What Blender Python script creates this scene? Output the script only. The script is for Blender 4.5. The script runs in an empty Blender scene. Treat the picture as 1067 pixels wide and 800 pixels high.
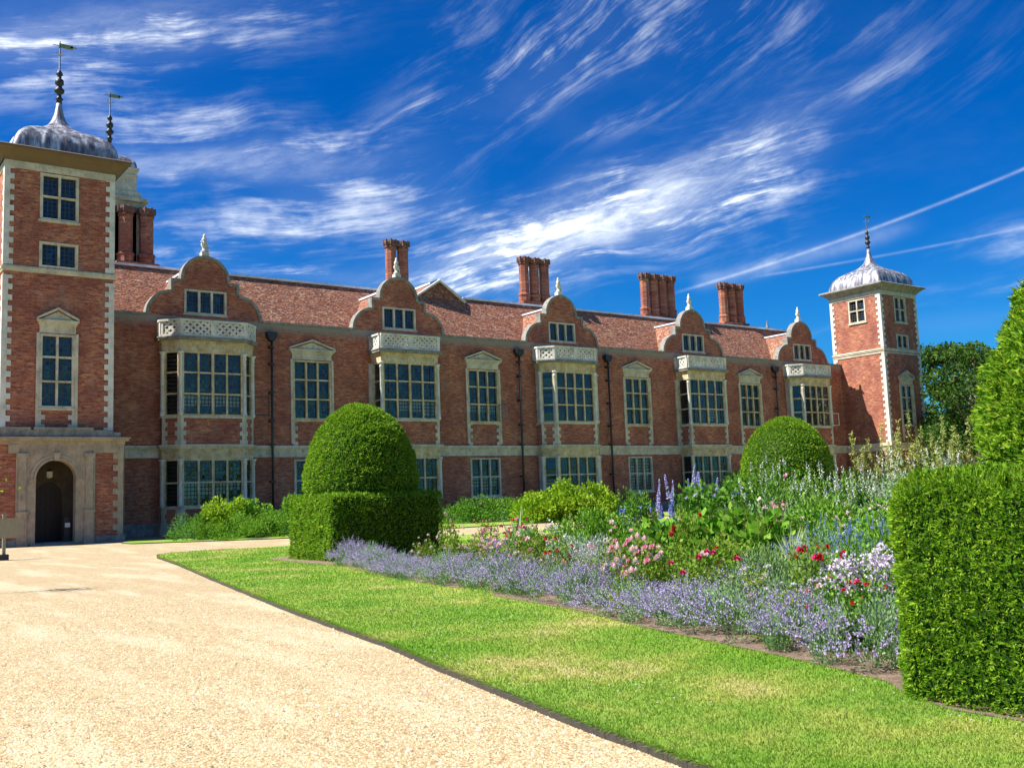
import bpy, math, random
import numpy as np
from mathutils import Vector, Matrix
random.seed(7); rng = np.random.default_rng(7)
SC = bpy.context.scene; COL = SC.collection
# ------------------------------------------------------------ camera
CAM_F = 1040.4
RT = Vector((0.81567383, -0.57735594, -0.03655566)); UP = Vector((-0.0355813, -0.11313713, 0.99294207)); FW = Vector((0.57741681, 0.80861617, 0.11282607))
CAM = Vector((0, 0, 1.7))
cd = bpy.data.cameras.new('camera'); co = bpy.data.objects.new('camera', cd); COL.objects.link(co)
cd.sensor_width = 36; cd.lens = 36*CAM_F/1067; cd.clip_start = 0.1; cd.clip_end = 3000
m = Matrix((RT, UP, -FW)).transposed().to_4x4(); m.translation = CAM; co.matrix_world = m
SC.camera = co
def ray(px, py):
    d = FW*CAM_F + RT*(px-533.5) - UP*(py-400); return d.normalized()
def at(px, d):           # ground point seen in image column px, d metres ahead
    yh = 545.6 - 0.0369*(px+209)
    v = (FW*CAM_F + RT*(px-533.5) - UP*(yh-400))/CAM_F*d
    return (CAM.x+v.x, CAM.y+v.y)
# ------------------------------------------------------------ light
SUN = Vector((-7.0, 2.72, 9.16)).normalized()
sl = bpy.data.lights.new('sun', 'SUN'); so = bpy.data.objects.new('sun', sl); COL.objects.link(so)
sl.energy = 4.8; sl.angle = math.radians(0.53); sl.color = (1.0, 0.95, 0.86)
so.rotation_euler = (-SUN).to_track_quat('-Z', 'Y').to_euler(); so.location = (0, 0, 60)
SC.view_settings.view_transform = 'Standard'; SC.view_settings.look = 'None'
SC.view_settings.exposure = 1.02; SC.view_settings.gamma = 1
SC.render.engine = 'CYCLES'
SC.cycles.max_bounces = 7; SC.cycles.transparent_max_bounces = 12; SC.cycles.caustics_reflective = False; SC.cycles.caustics_refractive = False
try:
    SC.cycles.use_denoising = True
except Exception: pass

class X:                   # tiny expression builder over math nodes
    nt = None
    def __init__(s, v): s.v = v
    @staticmethod
    def op(o, *a, clamp=False):
        n = X.nt.nodes.new('ShaderNodeMath'); n.operation = o; n.use_clamp = clamp
        for i, q in enumerate(a):
            q = q.v if isinstance(q, X) else q
            if isinstance(q, (int, float)): n.inputs[i].default_value = q
            else: X.nt.links.new(q, n.inputs[i])
        return X(n.outputs[0])
    def __add__(s, o): return X.op('ADD', s, o)
    __radd__ = __add__
    def __sub__(s, o): return X.op('SUBTRACT', s, o)
    def __rsub__(s, o): return X.op('SUBTRACT', o, s)
    def __mul__(s, o): return X.op('MULTIPLY', s, o)
    __rmul__ = __mul__
    def exp(s): return X.op('EXPONENT', s)
def smooth(x, a, b):
    n = X.nt.nodes.new('ShaderNodeMapRange'); n.interpolation_type = 'SMOOTHSTEP'; n.clamp = True
    X.nt.links.new(x.v, n.inputs[0]); n.inputs[1].default_value = a; n.inputs[2].default_value = b; n.inputs[3].default_value = 0; n.inputs[4].default_value = 1
    return X(n.outputs[0])

def make_world():
    w = bpy.data.worlds.new('World'); SC.world = w; w.use_nodes = True; nt = w.node_tree; X.nt = nt
    N = nt.nodes; L = nt.links; bg = N['Background']
    sky = N.new('ShaderNodeTexSky'); sky.sky_type = 'NISHITA'; sky.sun_disc = False
    sky.sun_elevation = math.asin(SUN.z); sky.sun_rotation = math.atan2(SUN.x, SUN.y) % (2*math.pi)
    sky.air_density = 1.0; sky.dust_density = 0.15; sky.ozone_density = 3.0; sky.altitude = 300
    hs = N.new('ShaderNodeHueSaturation'); hs.inputs['Saturation'].default_value = 1.5; hs.inputs['Value'].default_value = 0.57; hs.inputs['Hue'].default_value = 0.5
    L.new(sky.outputs[0], hs.inputs['Color']); tint = N.new('ShaderNodeMixRGB'); tint.blend_type = 'MULTIPLY'; tint.inputs[0].default_value = 1; tint.inputs[2].default_value = (.20, .76, 1.12, 1); L.new(hs.outputs[0], tint.inputs[1])
    tc = N.new('ShaderNodeTexCoord'); sp = N.new('ShaderNodeSeparateXYZ'); L.new(tc.outputs['Generated'], sp.inputs[0])
    x, y, z = (X(sp.outputs[i]) for i in range(3))
    az = X.op('ARCTAN2', x, y)*57.2958 - 35.5; el = X.op('ARCSINE', z)*57.2958
    def noise(u, v, sx, sy, detail, rough, off=0.0, dist=0.0):
        c = N.new('ShaderNodeCombineXYZ'); L.new((u*sx+off).v, c.inputs[0]); L.new((v*sy).v, c.inputs[1]); c.inputs[2].default_value = off
        n = N.new('ShaderNodeTexNoise'); n.inputs['Scale'].default_value = 1; n.inputs['Detail'].default_value = detail; n.inputs['Roughness'].default_value = rough
        n.inputs['Distortion'].default_value = dist; L.new(c.outputs[0], n.inputs['Vector']); return X(n.outputs[0])
    w1 = noise(az, el, .10, .14, 2, .4, 3.1)-.5; w2 = noise(az, el, .10, .14, 2, .4, 9.7)-.5
    ua = az + w1*3.6; va = el + w2*2.6
    def rot(a):
        c, s = math.cos(math.radians(a)), math.sin(math.radians(a)); return ua*c + va*s, va*c - ua*s
    def field(a, off):
        p, q_ = rot(a)
        n = noise(p, q_, .065, .46, 10, .64, off, .0); n2 = noise(p, q_, .26, 2.0, 8, .66, off+5); n3 = noise(p, q_, .22, .3, 4, .6, off+11)
        return smooth(n*.44 + n2*.28 + n3*.28, .47, .70)
    fine = smooth(noise(ua*.97+va*.25, va*.97-ua*.25, .16, .55, 9, .68, 44), .34, .70)
    def azel(px, py):
        d = ray(px, py); return math.degrees(math.atan2(d.x, d.y))-35.5, math.degrees(math.asin(d.z))
    def gauss(px, py, lx, ly, a, amp):
        p, q_ = azel(px, py); c, s = math.cos(math.radians(a)), math.sin(math.radians(a))
        uu = az + w1*3.2 - p; vv = el + w2*2.6 - q_; r1 = (uu*c + vv*s)*(18.2/lx); r2 = (vv*c - uu*s)*(18.2/ly)
        return ((r1*r1 + r2*r2)*-0.5).exp()*amp
    A = [(560, 62, 105, 26, 33, 1.15), (690, 22, 120, 24, 12, .9), (850, 30, 90, 22, 10, .45), (480, 20, 60, 20, 40, .4), (655, 125, 50, 9, 20, .6),
         (915, 75, 45, 10, 20, .5), (1030, 60, 60, 20, 20, .2), (760, 180, 50, 14, 35, .6), (450, 110, 50, 12, 25, .5)]
    B = [(130, 22, 120, 30, 12, 1.3), (30, 62, 60, 28, 0, .9), (200, 128, 60, 14, 8, .9), (240, 172, 120, 14, 5, 1.7), (330, 150, 55, 9, 14, .9),
         (370, 196, 75, 10, 12, .9), (310, 232, 100, 14, 6, .9), (460, 205, 28, 16, 0, .9), (640, 222, 120, 28, 16, 1.8), (590, 252, 120, 18, 14, 1.5), (730, 215, 50, 16, 12, 1.0), (520, 272, 105, 26, 10, 1.3), (760, 205, 60, 26, 15, .9),
         (330, 288, 90, 7, -3, 1.3), (180, 262, 60, 10, 3, .7), (990, 333, 60, 9, 4, 1.1), (1050, 255, 30, 8, 6, .7), (820, 262, 40, 9, 15, .6), (1040, 290, 50, 5, 4, .5)]
    def total(lst):
        t = None
        for g in lst:
            t = gauss(*g) if t is None else t + gauss(*g)
        return t
    behind = smooth(X.op('ABSOLUTE', az), 38, 60)
    high = smooth(el, 29, 40)
    fa, fb = field(30, 1.3), field(9, 7.7)
    veil = smooth(noise(az, el, .09, .2, 5, .55, 21.0), .45, .8)*.10
    dens = X.op('MINIMUM', total(A)*(fa*.9+.02) + total(B)*(fb*1.0+.05) + total([(655, 215, 100, 22, 18, .9), (560, 255, 100, 20, 12, .8), (230, 172, 100, 12, 6, .55), (120, 30, 90, 16, 12, .4)])*(fb*.55+fine*.6+.02) + (behind*.5 + high*.45)*fb + veil*.45, 1.0)
    def trail(p0, p1, bend, wd, amp):
        a0, b0 = azel(*p0); a1, b1 = azel(*p1); t = (az - a0)*(1/(a1-a0))
        yy = t*(b1-b0) + b0 - t*(1-t)*bend
        dd = (el - yy)*(1/wd); soft = noise(az, el, .9, .9, 6, .6, 33)
        return ((dd*dd)*-1.0).exp()*smooth(t, -.05, .12)*(1-smooth(t, 1.3, 1.8))*(soft*.9+.15)*amp
    dens = X.op('MINIMUM', dens + trail((700, 306), (1067, 176), .55, .09, .42) + trail((790, 288), (1067, 237), .1, .07, .26) + trail((720, 296), (860, 262), .1, .45, .3), 1.0)
    dens = X.op('POWER', dens, 1.25)
    mx = N.new('ShaderNodeMixRGB'); L.new((dens*.97).v, mx.inputs[0]); L.new(tint.outputs[0], mx.inputs[1]); mx.inputs[2].default_value = (6.3, 6.7, 7.0, 1)
    L.new(mx.outputs[0], bg.inputs[0]); bg.inputs[1].default_value = 0.10
make_world()

# ------------------------------------------------------------ material helpers
MATS = {}
class G:
    """node graph helper for one material"""
    def __init__(s, name):
        s.m = bpy.data.materials.new(name); s.m.use_nodes = True; s.nt = s.m.node_tree; s.N = s.nt.nodes; s.L = s.nt.links
        s.b = s.N['Principled BSDF']; s.out = s.N['Material Output']; s.tc = s.N.new('ShaderNodeTexCoord'); MATS[name] = s.m
    def link(s, a, b): s.L.new(a, b)
    def noise(s, scale, detail=5, rough=.6, vec=None, stretch=None, dist=0):
        n = s.N.new('ShaderNodeTexNoise'); n.inputs['Scale'].default_value = scale; n.inputs['Detail'].default_value = detail
        n.inputs['Roughness'].default_value = rough; n.inputs['Distortion'].default_value = dist
        v = vec or s.tc.outputs['Object']
        if stretch:
            mp = s.N.new('ShaderNodeMapping'); mp.inputs['Scale'].default_value = stretch; s.link(v, mp.inputs[0]); v = mp.outputs[0]
        s.link(v, n.inputs['Vector']); return n.outputs['Fac']
    def ramp(s, fac, stops, const=False):
        r = s.N.new('ShaderNodeValToRGB'); e = r.color_ramp.elements
        while len(e) < len(stops): e.new(.5)
        for k, (p, c) in zip(e, stops): k.position = p; k.color = (*c, 1) if len(c) == 3 else c
        if const: r.color_ramp.interpolation = 'CONSTANT'
        s.link(fac, r.inputs[0]); return r.outputs[0]
    def mix(s, fac, a, b, mode='MIX'):
        n = s.N.new('ShaderNodeMixRGB'); n.blend_type = mode
        for i, q in enumerate((fac, a, b)):
            if hasattr(q, 'is_linked') or hasattr(q, 'links'): s.link(q, n.inputs[i])
            elif isinstance(q, (int, float)): n.inputs[i].default_value = q
            else: n.inputs[i].default_value = (*q, 1)
        return n.outputs[0]
    def bump(s, h, strength=.3, dist=.02):
        n = s.N.new('ShaderNodeBump'); n.inputs['Strength'].default_value = strength; n.inputs['Distance'].default_value = dist
        s.link(h, n.inputs['Height']); s.link(n.outputs[0], s.b.inputs['Normal'])
    def col(s, c):
        if isinstance(c, tuple): s.b.inputs['Base Color'].default_value = (*c, 1)
        else: s.link(c, s.b.inputs['Base Color'])
    def rough(s, r): s.b.inputs['Roughness'].default_value = r

def mat_brick(name, base=(.47, .122, .052), dark=(.12, .038, .029), light=(.66, .27, .135), lichen=None):
    g = G(name); N = g.N
    geo = N.new('ShaderNodeNewGeometry'); sp = N.new('ShaderNodeSeparateXYZ'); g.link(geo.outputs['Position'], sp.inputs[0])
    ad = N.new('ShaderNodeMath'); ad.operation = 'ADD'; g.link(sp.outputs[0], ad.inputs[0]); g.link(sp.outputs[1], ad.inputs[1])
    cb = N.new('ShaderNodeCombineXYZ'); g.link(ad.outputs[0], cb.inputs[0]); g.link(sp.outputs[2], cb.inputs[1])
    br = N.new('ShaderNodeTexBrick'); g.link(cb.outputs[0], br.inputs[0])
    br.inputs['Scale'].default_value = 1; br.inputs['Brick Width'].default_value = .36; br.inputs['Row Height'].default_value = .125
    br.inputs['Mortar Size'].default_value = .012; br.inputs['Mortar Smooth'].default_value = .3; br.inputs['Bias'].default_value = -.1
    br.inputs['Color1'].default_value = (*base, 1); br.inputs['Color2'].default_value = (*light, 1); br.inputs['Mortar'].default_value = (.34, .24, .19, 1)
    n1 = g.noise(.55, 8, .7, cb.outputs[0]); n2 = g.noise(3.2, 5, .75, cb.outputs[0], (.55, 2.6, 1)); n3 = g.noise(9, 3, .7, cb.outputs[0], (.6, 1.8, 1))
    c = g.mix(g.ramp(n2, [(.44, (0, 0, 0)), (.60, (.9, .9, .9))]), br.outputs[0], dark)
    c = g.mix(g.ramp(n3, [(.50, (0, 0, 0)), (.68, (.85, .85, .85))]), c, light)
    c = g.mix(g.ramp(n1, [(.40, (0, 0, 0)), (.64, (.75, .75, .75))]), c, (.19, .05, .04))
    c = g.mix(g.ramp(g.noise(.8, 5, .6, cb.outputs[0], (1.6, .5, 1)), [(.56, (0, 0, 0)), (.74, (.55, .55, .55))]), c, (.30, .22, .17))
    if lichen:
        mr = N.new('ShaderNodeMapRange'); g.link(sp.outputs[2], mr.inputs[0]); mr.inputs[1].default_value = lichen-.6; mr.inputs[2].default_value = lichen
        ml = N.new('ShaderNodeMath'); ml.operation = 'MULTIPLY'; g.link(mr.outputs[0], ml.inputs[0]); g.link(g.ramp(g.noise(2.6, 6, .75, cb.outputs[0]), [(.30, (.3,)*3), (.5, (1,)*3)]), ml.inputs[1])
        up = N.new('ShaderNodeMath'); up.operation = 'LESS_THAN'; g.link(sp.outputs[2], up.inputs[0]); up.inputs[1].default_value = lichen+.2
        m3 = N.new('ShaderNodeMath'); m3.operation = 'MULTIPLY'; g.link(ml.outputs[0], m3.inputs[0]); g.link(up.outputs[0], m3.inputs[1])
        c = g.mix(m3.outputs[0], c, (.28, .25, .21))
    g.col(c); g.rough(.9); g.bump(br.outputs['Fac'], .25, .01)
    return g.m
def mat_stone(name, a=(.44, .40, .31), b=(.26, .235, .19), stain=(.09, .08, .07), sc=1.1, amt=.55):
    g = G(name); pos = g.N.new('ShaderNodeNewGeometry').outputs['Position']
    n = g.noise(sc, 7, .65, pos); n2 = g.noise(sc*4, 5, .7, pos, (1, 1, .45)); n3 = g.noise(sc*14, 4, .7, pos)
    c = g.mix(g.ramp(n, [(.38, (0,)*3), (.64, (1,)*3)]), a, b)
    c = g.mix(g.ramp(n2, [(.52, (0,)*3), (.74, (amt,)*3)]), c, stain)
    g.col(c); g.rough(.88); g.bump(n3, .35, .02); return g.m
mat_brick('brick_wing', lichen=14.35); mat_brick('brick_tower', base=(.41, .095, .046))
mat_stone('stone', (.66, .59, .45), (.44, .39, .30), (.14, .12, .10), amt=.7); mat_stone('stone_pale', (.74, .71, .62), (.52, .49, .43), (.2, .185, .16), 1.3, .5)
mat_stone('stone_ochre', (.70, .58, .36), (.44, .31, .15), (.15, .12, .085), 1.6, .75)
mat_stone('stone_grey', (.32, .30, .26), (.17, .16, .145), (.07, .065, .06), 2.2, .7)
mat_stone('stone_shaded', (.16, .12, .08), (.09, .07, .05), (.04, .035, .03), 1.6, .6); mat_stone('stone_porch', (.46, .35, .25), (.32, .25, .18), (.11, .095, .08), 1.6, .6)
mat_stone('lead_white', (.78, .80, .84), (.55, .58, .63), (.18, .2, .23), 1.5, .3)
def mat_tile():
    g = G('roof_tile'); pos = g.N.new('ShaderNodeNewGeometry').outputs['Position']
    vo = g.N.new('ShaderNodeTexVoronoi'); vo.inputs['Scale'].default_value = 1.0; mp = g.N.new('ShaderNodeMapping'); mp.inputs['Scale'].default_value = (5.4, 5.4, 8.0); g.link(pos, mp.inputs[0]); g.link(mp.outputs[0], vo.inputs['Vector'])
    sp = g.N.new('ShaderNodeSeparateXYZ'); g.link(vo.outputs['Color'], sp.inputs[0])
    c = g.ramp(sp.outputs[0], [(0, (.09, .032, .020)), (.25, (.20, .068, .036)), (.5, (.29, .11, .055)), (.74, (.36, .155, .085)), (.92, (.44, .27, .18)), (1, (.12, .05, .035))])
    c = g.mix(g.ramp(g.noise(.9, 7, .7, pos), [(.42, (0,)*3), (.68, (.65,)*3)]), c, (.21, .085, .06))
    c = g.mix(g.ramp(g.noise(5, 4, .7, pos), [(.6, (0,)*3), (.75, (.6,)*3)]), c, (.42, .34, .27))
    g.col(c); g.rough(.85); g.bump(vo.outputs['Distance'], .6, .05)
mat_tile()
def mat_lead():
    g = G('lead'); pos = g.tc.outputs['Object']
    n = g.noise(1.0, 6, .65, pos, (2.6, 2.6, .12)); n2 = g.noise(3.5, 5, .7, pos, (2.2, 2.2, .2))
    c = g.ramp(n, [(.38, (.09, .085, .11)), (.5, (.24, .24, .28)), (.64, (.62, .64, .68))])
    c = g.mix(g.ramp(n2, [(.5, (0,)*3), (.75, (.7,)*3)]), c, (.14, .105, .12))
    g.col(c); g.rough(.5); g.b.inputs['Metallic'].default_value = .35; g.bump(n2, .2, .03)
mat_lead()
def mat_plain(name, c, rough=.7, metal=0, var=.25, sc=6):
    g = G(name); n = g.noise(sc, 5, .65)
    g.col(g.mix(n, tuple(k*(1-var) for k in c), tuple(min(1, k*(1+var)) for k in c))); g.rough(rough); g.b.inputs['Metallic'].default_value = metal; return g.m
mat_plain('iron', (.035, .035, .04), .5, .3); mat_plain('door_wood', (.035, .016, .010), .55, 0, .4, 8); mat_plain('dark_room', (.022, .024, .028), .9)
mat_plain('blind', (.85, .80, .68), .8, 0, .12, 1.5); mat_plain('old_wood', (.30, .27, .18), .8, 0, .3, 9); mat_plain('gold', (.65, .45, .12), .3, .9); mat_plain('lamp_glass', (.6, .55, .4), .3)
mat_plain('edging', (.05, .042, .032), .9, 0, .6, 14); mat_plain('bark', (.12, .09, .065), .9, 0, .4, 4); mat_plain('bark_pale', (.30, .27, .22), .9, 0, .4, 2); mat_plain('white_paint', (.75, .76, .74), .5, 0, .05)
def mat_glass():
    g = G('window_glass'); N = g.N
    geo = N.new('ShaderNodeNewGeometry'); sp = N.new('ShaderNodeSeparateXYZ'); g.link(geo.outputs['Position'], sp.inputs[0])
    ad = N.new('ShaderNodeMath'); ad.operation = 'ADD'; g.link(sp.outputs[0], ad.inputs[0]); g.link(sp.outputs[1], ad.inputs[1])
    cb = N.new('ShaderNodeCombineXYZ'); g.link(ad.outputs[0], cb.inputs[0]); g.link(sp.outputs[2], cb.inputs[1])
    br = N.new('ShaderNodeTexBrick'); br.offset = 0; g.link(cb.outputs[0], br.inputs[0]); br.inputs['Scale'].default_value = 1
    br.inputs['Brick Width'].default_value = .235; br.inputs['Row Height'].default_value = .26; br.inputs['Mortar Size'].default_value = .026; br.inputs['Mortar Smooth'].default_value = 0
    br.inputs['Color1'].default_value = (0, 0, 0, 1); br.inputs['Color2'].default_value = (1, 1, 1, 1)
    # every quarry of the leading tilts a little
    nz = N.new('ShaderNodeTexWhiteNoise'); nz.noise_dimensions = '3D'
    mp = N.new('ShaderNodeVectorMath'); mp.operation = 'SNAP'; g.link(cb.outputs[0], mp.inputs[0]); mp.inputs[1].default_value = (.235, .26, 1); g.link(mp.outputs[0], nz.inputs['Vector'])
    sb = N.new('ShaderNodeVectorMath'); sb.operation = 'SUBTRACT'; g.link(nz.outputs['Color'], sb.inputs[0]); sb.inputs[1].default_value = (.5, .5, .5)
    sc = N.new('ShaderNodeVectorMath'); sc.operation = 'SCALE'; g.link(sb.outputs[0], sc.inputs[0]); sc.inputs['Scale'].default_value = .07
    av = N.new('ShaderNodeVectorMath'); av.operation = 'ADD'; g.link(geo.outputs['Normal'], av.inputs[0]); g.link(sc.outputs[0], av.inputs[1])
    gl = N.new('ShaderNodeBsdfGlossy'); gl.inputs['Roughness'].default_value = .05; gl.inputs['Color'].default_value = (.62, .78, .72, 1); g.link(av.outputs[0], gl.inputs['Normal'])  # green tint paints in the reflection of trees opposite
    tr = N.new('ShaderNodeBsdfTransparent'); tr.inputs['Color'].default_value = (.72, .78, .76, 1)
    fr = N.new('ShaderNodeFresnel'); fr.inputs['IOR'].default_value = 1.85
    mx = N.new('ShaderNodeMixShader'); g.link(fr.outputs[0], mx.inputs[0]); g.link(tr.outputs[0], mx.inputs[1]); g.link(gl.outputs[0], mx.inputs[2])
    g.b.inputs['Base Color'].default_value = (.035, .037, .04, 1); g.rough(.6)
    m2 = N.new('ShaderNodeMixShader'); g.link(br.outputs['Fac'], m2.inputs[0]); g.link(mx.outputs[0], m2.inputs[1]); g.link(g.b.outputs[0], m2.inputs[2])
    g.link(m2.outputs[0], g.out.inputs[0])
mat_glass()
def mat_leaf(name, c1, c2, c3=None, trans=.3, rough=.65, lump=.35):
    g = G(name); N = g.N; geo = N.new('ShaderNodeNewGeometry')
    st = [(0, c1), (.55, c2), (1, c3 or c2)]
    c = g.ramp(geo.outputs['Random Per Island'], st)
    n = g.noise(1.6, 3, .6, geo.outputs['Position'])
    c = g.mix(g.ramp(n, [(.3, (lump,)*3), (.65, (0,)*3)]), c, c1); c = g.mix(g.ramp(g.noise(11, 2, .5, geo.outputs['Position']), [(.40, (.45,)*3), (.6, (0,)*3)]), c, c1)
    g.col(c); g.rough(rough); g.b.inputs['Specular IOR Level'].default_value = .12
    t = N.new('ShaderNodeBsdfTranslucent'); g.link(c, t.inputs[0]); mx = N.new('ShaderNodeMixShader'); mx.inputs[0].default_value = trans
    g.link(g.b.outputs[0], mx.inputs[1]); g.link(t.outputs[0], mx.inputs[2]); g.link(mx.outputs[0], g.out.inputs[0]); return g.m
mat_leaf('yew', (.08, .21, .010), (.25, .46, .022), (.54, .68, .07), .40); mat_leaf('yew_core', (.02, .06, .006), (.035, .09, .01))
mat_leaf('leaf_tree', (.03, .08, .012), (.08, .17, .025), (.17, .27, .05)); mat_leaf('leaf_bright', (.09, .25, .012), (.19, .39, .03), (.34, .50, .08))
mat_leaf('leaf_lime', (.16, .32, .012), (.32, .48, .02), (.46, .58, .06)); mat_leaf('leaf_mid', (.06, .19, .015), (.15, .33, .03), (.28, .45, .07))
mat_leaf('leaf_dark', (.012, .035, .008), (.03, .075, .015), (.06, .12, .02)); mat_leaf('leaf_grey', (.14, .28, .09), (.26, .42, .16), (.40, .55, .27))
mat_leaf('leaf_silver', (.36, .40, .34), (.52, .56, .5), (.68, .7, .66)); mat_leaf('leaf_rose', (.10, .24, .015), (.24, .38, .04), (.40, .34, .08)); mat_leaf('leaf_olive', (.10, .12, .02), (.2, .2, .04), (.32, .26, .09))
mat_leaf('leaf_cream', (.32, .42, .16), (.6, .64, .38), (.8, .8, .6)); mat_leaf('leaf_sage', (.14, .25, .07), (.24, .38, .13), (.38, .52, .22)); mat_leaf('fl_mauve', (.33, .23, .50), (.51, .40, .70), (.70, .60, .86)); mat_leaf('fl_blue', (.10, .16, .55), (.2, .28, .72), (.38, .42, .85)); mat_leaf('fl_lilac', (.45, .40, .75), (.60, .55, .86), (.76, .72, .92))
mat_leaf('fl_white', (.62, .64, .58), (.8, .8, .76), (.9, .9, .88)); mat_leaf('fl_pink', (.70, .22, .34), (.82, .42, .5), (.92, .66, .68)); mat_leaf('fl_pale', (.82, .55, .55), (.9, .72, .70), (.92, .84, .8))
mat_leaf('fl_red', (.42, .006, .02), (.62, .012, .03), (.78, .05, .08), .15); mat_leaf('fl_cerise', (.55, .02, .14), (.75, .06, .22), (.85, .2, .35), .15); mat_leaf('fl_plume', (.32, .40, .08), (.46, .50, .14), (.58, .50, .24)); mat_leaf('fl_spikered', (.25, .04, .05), (.38, .09, .08), (.45, .2, .15))
mat_leaf('fl_lilacwhite', (.66, .55, .7), (.82, .74, .84), (.9, .86, .9))
M = MATS
# ------------------------------------------------------------ objects
WP = {}
def tag(o, label=None, cat=None, group=None, kind=None):
    if label: o['label'] = label
    if cat: o['category'] = cat
    if group: o['group'] = group
    if kind: o['kind'] = kind
    return o
def empty(name, loc, label=None, cat=None, group=None, rz=0):
    o = bpy.data.objects.new(name, None); COL.objects.link(o); o.location = loc; o.rotation_euler = (0, 0, rz); o.empty_display_size = .3
    WP[o.name] = Vector(loc); return tag(o, label, cat, group)
def link(name, me, parent=None, loc=(0, 0, 0), rz=0, rot=None, scale=None):
    o = bpy.data.objects.new(name, me); COL.objects.link(o); o.parent = parent; o.location = loc; o.rotation_euler = rot or (0, 0, rz)
    if scale: o.scale = scale if hasattr(scale, '__len__') else (scale,)*3
    WP[o.name] = (WP[parent.name] if parent else Vector((0, 0, 0))) + Vector(loc)
    return o
def mesh_np(name, V, F4, mats, midx=None, smooth=False):
    V = np.asarray(V, dtype=np.float32); F4 = np.asarray(F4, dtype=np.int32); me = bpy.data.meshes.new(name); n = len(F4); k = F4.shape[1]
    me.vertices.add(len(V)); me.vertices.foreach_set('co', V.ravel()); me.loops.add(n*k); me.loops.foreach_set('vertex_index', F4.ravel())
    me.polygons.add(n); me.polygons.foreach_set('loop_start', np.arange(0, n*k, k, dtype=np.int32))
    try: me.polygons.foreach_set('loop_total', np.full(n, k, dtype=np.int32))
    except Exception: pass
    if midx is not None: me.polygons.foreach_set('material_index', np.asarray(midx, dtype=np.int32))
    for q in (mats if isinstance(mats, (list, tuple)) else [mats]): me.materials.append(M[q])
    me.update(calc_edges=True)
    if smooth: me.polygons.foreach_set('use_smooth', np.ones(n, dtype=bool))
    return me
class MB:
    def __init__(s): s.v = []; s.f = []; s.T = None; s.sm = []
    def add(s, vs, fs, smooth=False):
        b = len(s.v)
        for p in vs:
            p = Vector(p); s.v.append(s.T @ p if s.T else p)
        for f in fs: s.f.append([b+i for i in f]); s.sm.append(smooth)
        return s
    def box(s, x0, x1, y0, y1, z0, z1):
        if x0 > x1: x0, x1 = x1, x0
        if y0 > y1: y0, y1 = y1, y0
        if z0 > z1: z0, z1 = z1, z0
        return s.add([(x0,y0,z0),(x1,y0,z0),(x1,y1,z0),(x0,y1,z0),(x0,y0,z1),(x1,y0,z1),(x1,y1,z1),(x0,y1,z1)],
              [(0,3,2,1),(4,5,6,7),(0,1,5,4),(1,2,6,5),(2,3,7,6),(3,0,4,7)])
    def prism(s, pts, z0, z1):         # polygon in plan (ccw)
        n = len(pts); s.add([(x,y,z0) for x,y in pts]+[(x,y,z1) for x,y in pts], [tuple(range(n))[::-1], tuple(range(n, 2*n))]+[(i,(i+1)%n,n+(i+1)%n,n+i) for i in range(n)]); return s
    def prism_y(s, pts, y0, y1):       # polygon in XZ
        n = len(pts); s.add([(x,y0,z) for x,z in pts]+[(x,y1,z) for x,z in pts], [tuple(range(n)), tuple(range(n, 2*n))[::-1]]+[((i+1)%n,i,n+i,n+(i+1)%n) for i in range(n)]); return s
    def lathe(s, prof, cx=0, cy=0, n=12, square=False):   # prof (r,z)
        vs = []; fs = []
        for r, z in prof:
            for i in range(n):
                a = 2*math.pi*(i+.5)/n; vs.append((cx+r*math.cos(a), cy+r*math.sin(a), z))
        for k in range(len(prof)-1):
            for i in range(n): j = (i+1) % n; fs.append((k*n+i, k*n+j, (k+1)*n+j, (k+1)*n+i))
        fs.append(tuple(range(n))[::-1]); fs.append(tuple((len(prof)-1)*n+i for i in range(n)))
        return s.add(vs, fs, n > 8)
    def tube(s, pts, rs, n=6):
        pts = [Vector(p) for p in pts]
        if not hasattr(rs, '__len__'): rs = [rs]*len(pts)
        vs = []; fs = []
        for k, p in enumerate(pts):
            d = (pts[min(k+1, len(pts)-1)] - pts[max(k-1, 0)]).normalized(); u = d.orthogonal().normalized(); w = d.cross(u)
            for i in range(n): a = 2*math.pi*i/n; vs.append(p + (u*math.cos(a)+w*math.sin(a))*rs[k])
        for k in range(len(pts)-1):
            for i in range(n): j = (i+1) % n; fs.append((k*n+i, k*n+j, (k+1)*n+j, (k+1)*n+i))
        fs.append(tuple(range(n))[::-1]); fs.append(tuple((len(pts)-1)*n+i for i in range(n)))
        return s.add(vs, fs, n > 5)
    def build(s, name, mat, parent=None, loc=None, rz=0, rel=False):
        """verts are world coordinates unless rel; loc is the object's place relative to its parent"""
        loc = Vector(loc or (0, 0, 0)); off = Vector((0, 0, 0)) if rel else (WP[parent.name] if parent else Vector((0, 0, 0))) + loc
        me = bpy.data.meshes.new(name); me.from_pydata([tuple(v-off) for v in s.v], [], s.f); me.materials.append(M[mat]); me.update()
        me.polygons.foreach_set('use_smooth', s.sm)
        return link(name, me, parent, loc, rz)
def dup(o, parent=None, loc=None, rz=None, scale=None, depth=0):
    c = o.copy(); COL.objects.link(c); c.parent = parent
    if loc is not None: c.location = loc
    if rz is not None: c.rotation_euler = (0, 0, rz)
    if scale is not None: c.scale = scale if hasattr(scale, '__len__') else (scale,)*3
    WP[c.name] = (WP[parent.name] if parent else Vector((0, 0, 0))) + Vector(c.location)
    for ch in list(KIDS.get(o.name, [])): KIDS.setdefault(c.name, []).append(dup(ch, c))
    return c
KIDS = {}
def kid(p, c): KIDS.setdefault(p.name, []).append(c); return c
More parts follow.
